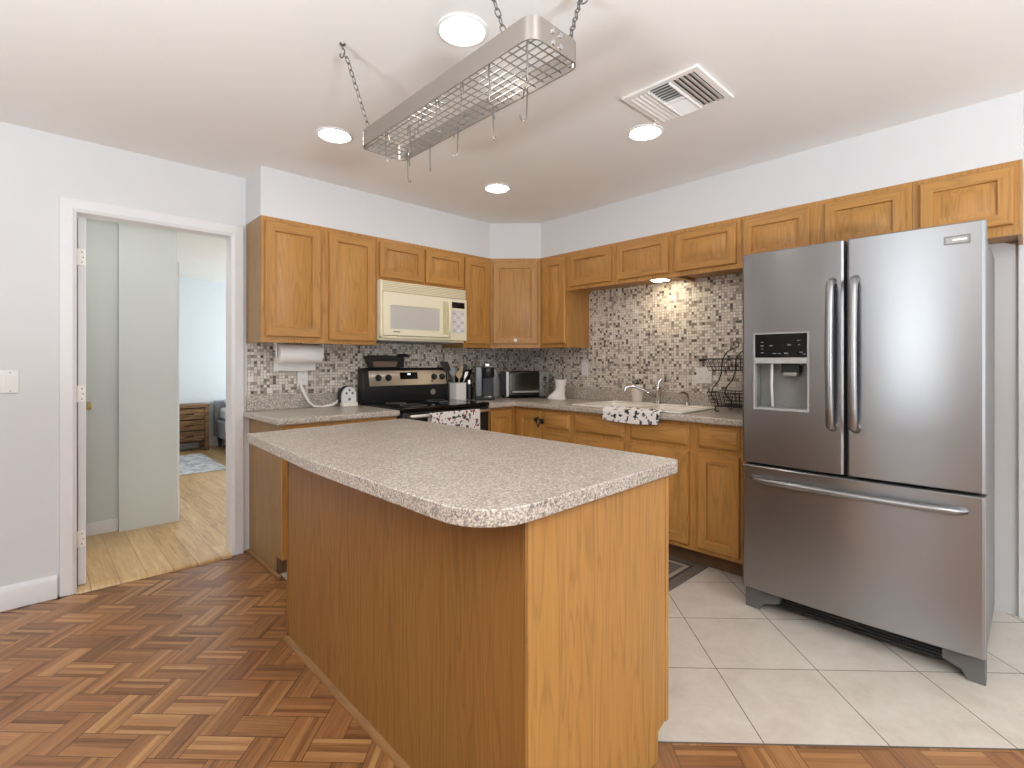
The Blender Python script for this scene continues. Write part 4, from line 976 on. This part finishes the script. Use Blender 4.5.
# two-tier wire basket stand
T = thing('wire_basket_stand', 'black two-tier scrolled wire basket stand beside the refrigerator', 'basket stand', (-0.185, -2.318, CT), world=True)
def basket(zb, zt, x0, x1, y0, y1, s, nx, ny, nh):
    b = B(); cx, cy = (x0+x1)/2, (y0+y1)/2
    def P(x, y, t): k = s+(1-s)*t; return (cx+(x-cx)*k, cy+(y-cy)*k, zb+(zt-zb)*t)
    def loop(t): return [P(x0, y0, t), P(x1, y0, t), P(x1, y1, t), P(x0, y1, t)]
    for t in [k/nh for k in range(nh+1)]:
        L = loop(t)
        for k in range(4): b.tube([L[k], L[(k+1) % 4]], 0.0035 if t == 1 else 0.002, 'wire', 6)
    for k in range(nx+1):
        x = x0+(x1-x0)*k/nx
        b.tube([P(x, y0, 1), P(x, y0, 0), P(x, y1, 0), P(x, y1, 1)], 0.0019, 'wire', 5)
    for k in range(ny+1):
        y = y0+(y1-y0)*k/ny
        b.tube([P(x0, y, 1), P(x0, y, 0), P(x1, y, 0), P(x1, y, 1)], 0.0019, 'wire', 5)
    return b
part('upper_basket', basket(1.185, 1.260, -0.290, -0.060, -2.462, -2.052, 0.86, 8, 14, 3), T)
part('lower_basket', basket(0.955, 1.045, -0.310, -0.050, -2.488, -2.084, 0.86, 9, 16, 4), T)
for x, sg in ((-0.285, -1), (-0.075, 1)):
    for y, sy_ in ((-2.140, 1), (-2.440, -1)):
        p = [(x, y, CT+0.002)]
        c = [(x, y+sy_*0.055*sin(a)-sy_*0.0, CT+0.012+0.0) for a in ()]
        leg = [(x, y-sy_*0.012, CT+0.006), (x, y, CT+0.003), (x, y+sy_*0.014, CT+0.012), (x, y+sy_*0.012, CT+0.028), (x, y-sy_*0.004, CT+0.036), (x, y, CT+0.06), (x, y+sy_*0.040, CT+0.105), (x, y+sy_*0.030, CT+0.15), (x, y-sy_*0.010, CT+0.20), (x, y-sy_*0.028, CT+0.25), (x, y-sy_*0.030, CT+0.30)]
        part('leg', B().tube(leg, 0.0042, 'wire', 8), T)
for x in (-0.285, -0.075):
    top = [(x, -2.170, CT+0.30), (x, -2.178, CT+0.345), (x, -2.205, CT+0.385), (x, -2.245, CT+0.405), (x, -2.272, CT+0.415), (x, -2.280, CT+0.435), (x, -2.262, CT+0.450), (x, -2.242, CT+0.442), (x, -2.245, CT+0.426)]
    part('scroll', B().tube(top, 0.004, 'wire', 8).tube([(q[0], -4.58-q[1], q[2]) for q in top], 0.004, 'wire', 8), T)
part('leaf', B().rings([[(-0.300, -2.052, 1.253), (-0.300, -2.052, 1.262)], [(-0.292, -2.022, 1.240), (-0.292, -2.022, 1.262)], [(-0.25, -2.012, 1.245), (-0.25, -2.012, 1.258)], [(-0.20, -2.032, 1.250), (-0.20, -2.032, 1.258)]], 'wire', False, False), T)

# ---------------------------------------------------------------- hanging pot rack
T = thing('pot_rack', 'steel pot rack with wire grid hanging over the island', 'pot rack', (-2.42, -2.15, 2.10), world=True)
kx0, kx1, ky0, ky1, kz0, kz1 = -2.522, -2.318, -2.640, -1.680, 2.100, 2.165
outer = rounded(kx0, kx1, ky0, ky1, (0.035,)*4, 6); inner = rounded(kx0+0.004, kx1-0.004, ky0+0.004, ky1-0.004, (0.032,)*4, 6)
rings = [[(x, y, kz0) for x, y in outer], [(x, y, kz1) for x, y in outer], [(x, y, kz1) for x, y in inner], [(x, y, kz0) for x, y in inner], [(x, y, kz0) for x, y in outer]]
part('band', B().rings(rings, 'steelrack', False, False), T)
gb = B()
for k in range(1, 8): x = kx0+(kx1-kx0)*k/8; gb.tube([(x, ky0+0.003, kz0+0.006), (x, ky1-0.003, kz0+0.006)], 0.0020, 'nickel', 6)
for k in range(1, 27): y = ky0+(ky1-ky0)*k/27; gb.tube([(kx0+0.003, y, kz0+0.010), (kx1-0.003, y, kz0+0.010)], 0.0020, 'nickel', 6)
part('wire_grid', gb, T)
for y, sg in ((ky0, -1), (ky1, 1)):
    for x in (-2.44, -2.41):
        for z in (2.148, 2.116): part('rivet', B().lathe([(0.0, 0.0), (0.008, 0.0), (0.007, sg*0.004), (0.0, sg*0.005)], 'chrome', (x, y, z), 12, 'y'), T)
# rail bars the hooks ride on
G_CH, G_HK = 'rack chains', 'pot hooks'
def chain(label, top, bot):
    top, bot = Vector(top), Vector(bot); d = bot-top; L = d.length; d.normalize()
    T = thing('rack_chain', label, 'chain', tuple(bot), 0, G_CH, True)
    a = d.cross(Vector((0, 0, 1))).normalized(); c = d.cross(a)
    hook = [top, top+Vector((0, 0, -0.020))] + [top+Vector((0, 0, -0.036)) + a*0.016*sin(t) + Vector((0, 0, 1))*0.016*cos(t) for t in [k*pi/5 for k in range(0, 9)]]
    part('ceiling_hook', B().tube(hook, 0.0028, 'chain', 6).lathe([(0, 0), (0.012, 0), (0.010, -0.005), (0, -0.006)], 'chain', tuple(top), 12), T)
    b = B(); s0 = 0.045; n = max(3, round((L-s0-0.005)/0.0225)); st = (L-s0)/n
    for k in range(n):
        ctr = top+d*(s0+st*(k+0.5)); w = a if k % 2 else c; hl = st*0.5+0.0025
        b.tube([ctr+d*hl*cos(t)*(1.0)+w*0.0078*sin(t) for t in [2*pi*j/12 for j in range(12)]], 0.0021, 'chain', 5, True)
    part('links', b, T)
    sh = [top+d*0.030+c*0.012*sin(t*2.0)+d*0.022*t/2 for t in [k*pi/10 for k in range(11)]]
    part('s_hook', B().tube(sh, 0.003, 'chrome', 6), T)
chain('steel chain at the rack corner nearest the doorway', (-2.63, -1.752, H), (-2.515, -1.740, 2.163))
chain('steel chain at the rack corner nearest the sink', (-2.205, -1.755, H), (-2.322, -1.745, 2.163))
chain('steel chain at the front left rack corner, by the ceiling light', (-2.600, -2.480, H), (-2.515, -2.525, 2.163))
chain('steel chain at the front right rack corner, with the s-hook', (-2.195, -2.555, H), (-2.332, -2.600, 2.163))
def hook(label, x, y, a):
    T0 = thing('pot_hook', label, 'hook', (x, y, kz0+0.004), a, G_HK)
    b = B()
    b.tube([(0.012, 0, -0.030), (0.006, 0, 0.004), (0.0, 0, 0.010), (-0.003, 0, 0.004), (-0.002, 0, -0.030), (-0.001, 0, -0.070), (-0.001, 0, -0.088), (0.005, 0, -0.099), (0.014, 0, -0.100), (0.020, 0, -0.092), (0.021, 0, -0.084)], 0.0022, 'chain', 6)
    part('wire', b, T0); return T0
hk = [(-2.326, -1.725, 0.4), (-2.330, -1.892, 0.9), (-2.334, -2.075, 2.4), (-2.334, -2.275, 0.5), (-2.340, -2.440, 2.6), (-2.510, -2.455, 1.2), (-2.512, -2.612, 0.9), (-2.500, -1.850, -0.6), (-2.505, -2.185, -0.3), (-2.470, -1.965, 1.9), (-2.515, -2.330, 0.3)]
hl = ['pot hook at the sink-side rail nearest the range', 'second pot hook from the range on the sink-side rail', 'middle pot hook on the sink-side rail', 'fourth pot hook from the range on the sink-side rail', 'pot hook on the sink-side rail nearest the ceiling vent',
      'second pot hook from the front on the doorway-side rail', 'pot hook at the front end of the doorway-side rail', 'pot hook on the doorway-side rail nearest the range', 'middle pot hook on the doorway-side rail', 'pot hook in the middle of the grid near the range end', 'third pot hook from the front on the doorway-side rail']
h0 = None
for (x, y, a), lb in zip(hk, hl):
    if h0 is None: h0 = hook(lb, x, y, a)
    else: dup(h0, (x, y, kz0+0.004), a, lb)

# ---------------------------------------------------------------- recessed lights and the air vent
t0 = None
for (x, y, lb) in ((-2.350, -2.125, 'large-looking recessed ceiling light above the pot rack'), (-2.322, -1.003, 'recessed ceiling light left of the pot rack'),
                   (-1.158, -2.148, 'recessed ceiling light beside the ceiling vent'), (-1.158, -0.998, 'small-looking recessed ceiling light near the corner cabinets')):
    if t0 is None:
        t0 = thing('ceiling_light', lb, 'ceiling light', (x, y, H), 0, 'recessed ceiling lights')
        part('trim_ring', B().lathe([(0.072, -0.0005), (0.093, -0.0005), (0.092, -0.005), (0.082, -0.008), (0.073, -0.002)], 'white', (0, 0, 0), 36), t0)
        part('diffuser', B().lathe([(0.0, -0.001), (0.0725, -0.001), (0.071, -0.008), (0.055, -0.011), (0.0, -0.012)], 'lamp', (0, 0, 0), 36), t0)
    else: dup(t0, (x, y, H), 0, lb)
T = thing('ceiling_vent', 'square louvered air vent in the ceiling', 'vent', (-1.362, -2.437, H), 0)
v = 0.180
part('frame', B().cells([-v, -v+0.030, v-0.030, v], [-v, -v+0.030, v-0.030, v], lambda i, j: not (i == 1 and j == 1), -0.012, -0.0005, 'ceiling'), T, 0.004)
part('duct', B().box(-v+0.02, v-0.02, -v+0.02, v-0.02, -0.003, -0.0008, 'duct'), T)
def louver(x0, x1, y0, y1, ang, along):
    b = B(); w = 0.021
    if along == 'x':
        c = (y0+y1)/2; dy, dz_ = w/2*cos(ang), w/2*sin(ang)
        return b.rings([[(x, c-dy, -0.010-dz_-0.001), (x, c+dy, -0.010+dz_-0.001), (x, c+dy, -0.010+dz_+0.001), (x, c-dy, -0.010-dz_+0.001)] for x in (x0, x1)], 'ceiling')
    c = (x0+x1)/2; dx, dz_ = w/2*cos(ang), w/2*sin(ang)
    return b.rings([[(c-dx, y, -0.010-dz_-0.001), (c+dx, y, -0.010+dz_-0.001), (c+dx, y, -0.010+dz_+0.001), (c-dx, y, -0.010-dz_+0.001)] for y in (y0, y1)], 'ceiling')
for k in range(5):
    part('louver', louver(-0.150, 0.150, -0.150+k*0.022, -0.128+k*0.022, 0.45, 'x'), T)
for k in range(4):
    part('louver', louver(-0.150, 0.150, 0.062+k*0.022, 0.084+k*0.022, -0.50, 'x'), T)
for k in range(6):
    part('louver', louver(-0.148+k*0.022, -0.126+k*0.022, -0.036, 0.058, 0.75, 'y'), T)
    part('louver', louver(0.018+k*0.022, 0.040+k*0.022, -0.036, 0.058, -0.75, 'y'), T)
part('divider', B().box(-0.150, 0.150, -0.042, -0.037, -0.018, -0.003, 'ceiling').box(-0.150, 0.150, 0.058, 0.063, -0.018, -0.003, 'ceiling').box(0.0, 0.006, -0.037, 0.058, -0.018, -0.003, 'ceiling'), T)
part('lever', B().tube([(0.10, 0.168, -0.012), (0.14, 0.195, -0.020), (0.205, 0.200, -0.022)], 0.0025, 'white', 6), T)

# ---------------------------------------------------------------- floor mat, bedroom things
o = single('floor_mat', B().box(-1.03, -0.53, -2.195, -1.02, 0.0045, 0.012, 'mat'), 'grey and brown striped mat on the tiles in front of the sink', 'mat', bevel=0.003)
T = thing('nightstand', 'rustic brown wooden nightstand seen through the doorway', 'nightstand', (-1.93, 4.58, 0.010), world=True)
nx0, nx1, ny0, ny1 = -2.17, -1.690, 4.440, 4.775
part('top', B().box(nx0-0.01, nx1+0.01, ny0-0.01, ny1, 0.615, 0.655, 'rustic'), T, 0.004)
for x in (nx0, nx1-0.05):
    for y in (ny0, ny1-0.05): part('leg', B().box(x, x+0.05, y, y+0.05, 0.0105, 0.615, 'darkleg' if False else 'rustic'), T, 0.003)
part('case', B().box(nx0+0.01, nx1-0.01, ny0+0.02, ny1-0.01, 0.13, 0.615, 'darkleg'), T)
for z0_, z1_ in ((0.155, 0.285), (0.305, 0.435), (0.455, 0.600)):
    dw = part('drawer', B().box(nx0+0.055, nx1-0.055, ny0+0.002, ny0+0.03, z0_, z1_, 'rustic'), T, 0.003)
    part('pull', B().box(-1.985, -1.875, ny0-0.012, ny0+0.004, (z0_+z1_)/2-0.006, (z0_+z1_)/2+0.006, 'blackm'), dw)
T = thing('bed', 'grey upholstered bed with white bedding in the bedroom', 'bed', (-0.80, 3.75, 0.010), world=True)
bx0 = -1.560
part('headboard', B().box(bx0, 0.10, 4.700, 4.780, 0.16, 0.68, 'greyfab'), T, 0.02)
part('bed_frame', B().box(bx0+0.01, 0.10, 2.75, 4.70, 0.15, 0.40, 'greyfab'), T, 0.02)
part('mattress', B().box(bx0+0.05, 0.06, 2.80, 4.68, 0.40, 0.58, 'dress'), T, 0.05, seg=3)
for x in (bx0+0.05, 0.0):
    for y in (2.85, 4.62): part('leg', B().tube([(x, y, 0.0105), (x, y, 0.16)], [0.020, 0.032], 'darkleg', 10), T)
def cushion(x0, x1, y0, y1, z0, z1, m):
    cx, cy, cz = (x0+x1)/2, (y0+y1)/2, (z0+z1)/2
    rs = []
    for t, k in ((-1, 0.55), (-0.7, 0.85), (-0.2, 0.99), (0.2, 0.99), (0.7, 0.85), (1, 0.55)):
        rs.append([(x, y, cz+t*(z1-z0)/2) for x, y in rounded(cx-(x1-x0)/2*k, cx+(x1-x0)/2*k, cy-(y1-y0)/2*k, cy+(y1-y0)/2*k, (0.06,)*4, 4)])
    return B().rings(rs, m)
single('pillow', cushion(bx0+0.10, -0.85, 4.22, 4.66, 0.585, 0.74, 'dress'), 'white pillow at the head of the grey bed', 'pillow', ang=80)
g = [[(bx0-0.004, 3.1+1.0*i/10, 0.30+0.03*sin(i)), (bx0-0.008, 3.1+1.0*i/10, 0.42), (bx0+0.002, 3.1+1.0*i/10, 0.55), (bx0+0.05, 3.1+1.0*i/10, 0.597), (bx0+0.4, 3.1+1.0*i/10, 0.60), (bx0+1.1, 3.1+1.0*i/10, 0.60)] for i in range(11)]
single('bed_blanket', B().sheet(g, 0.012, 'dress'), 'white blanket hanging over the side of the grey bed', 'blanket', ang=60)
single('area_rug', B().box(-2.95, -1.845, 2.85, 4.17, 0.0105, 0.018, 'bedrug'), 'pale blue-grey patterned rug on the bedroom floor', 'rug', bevel=0.003)
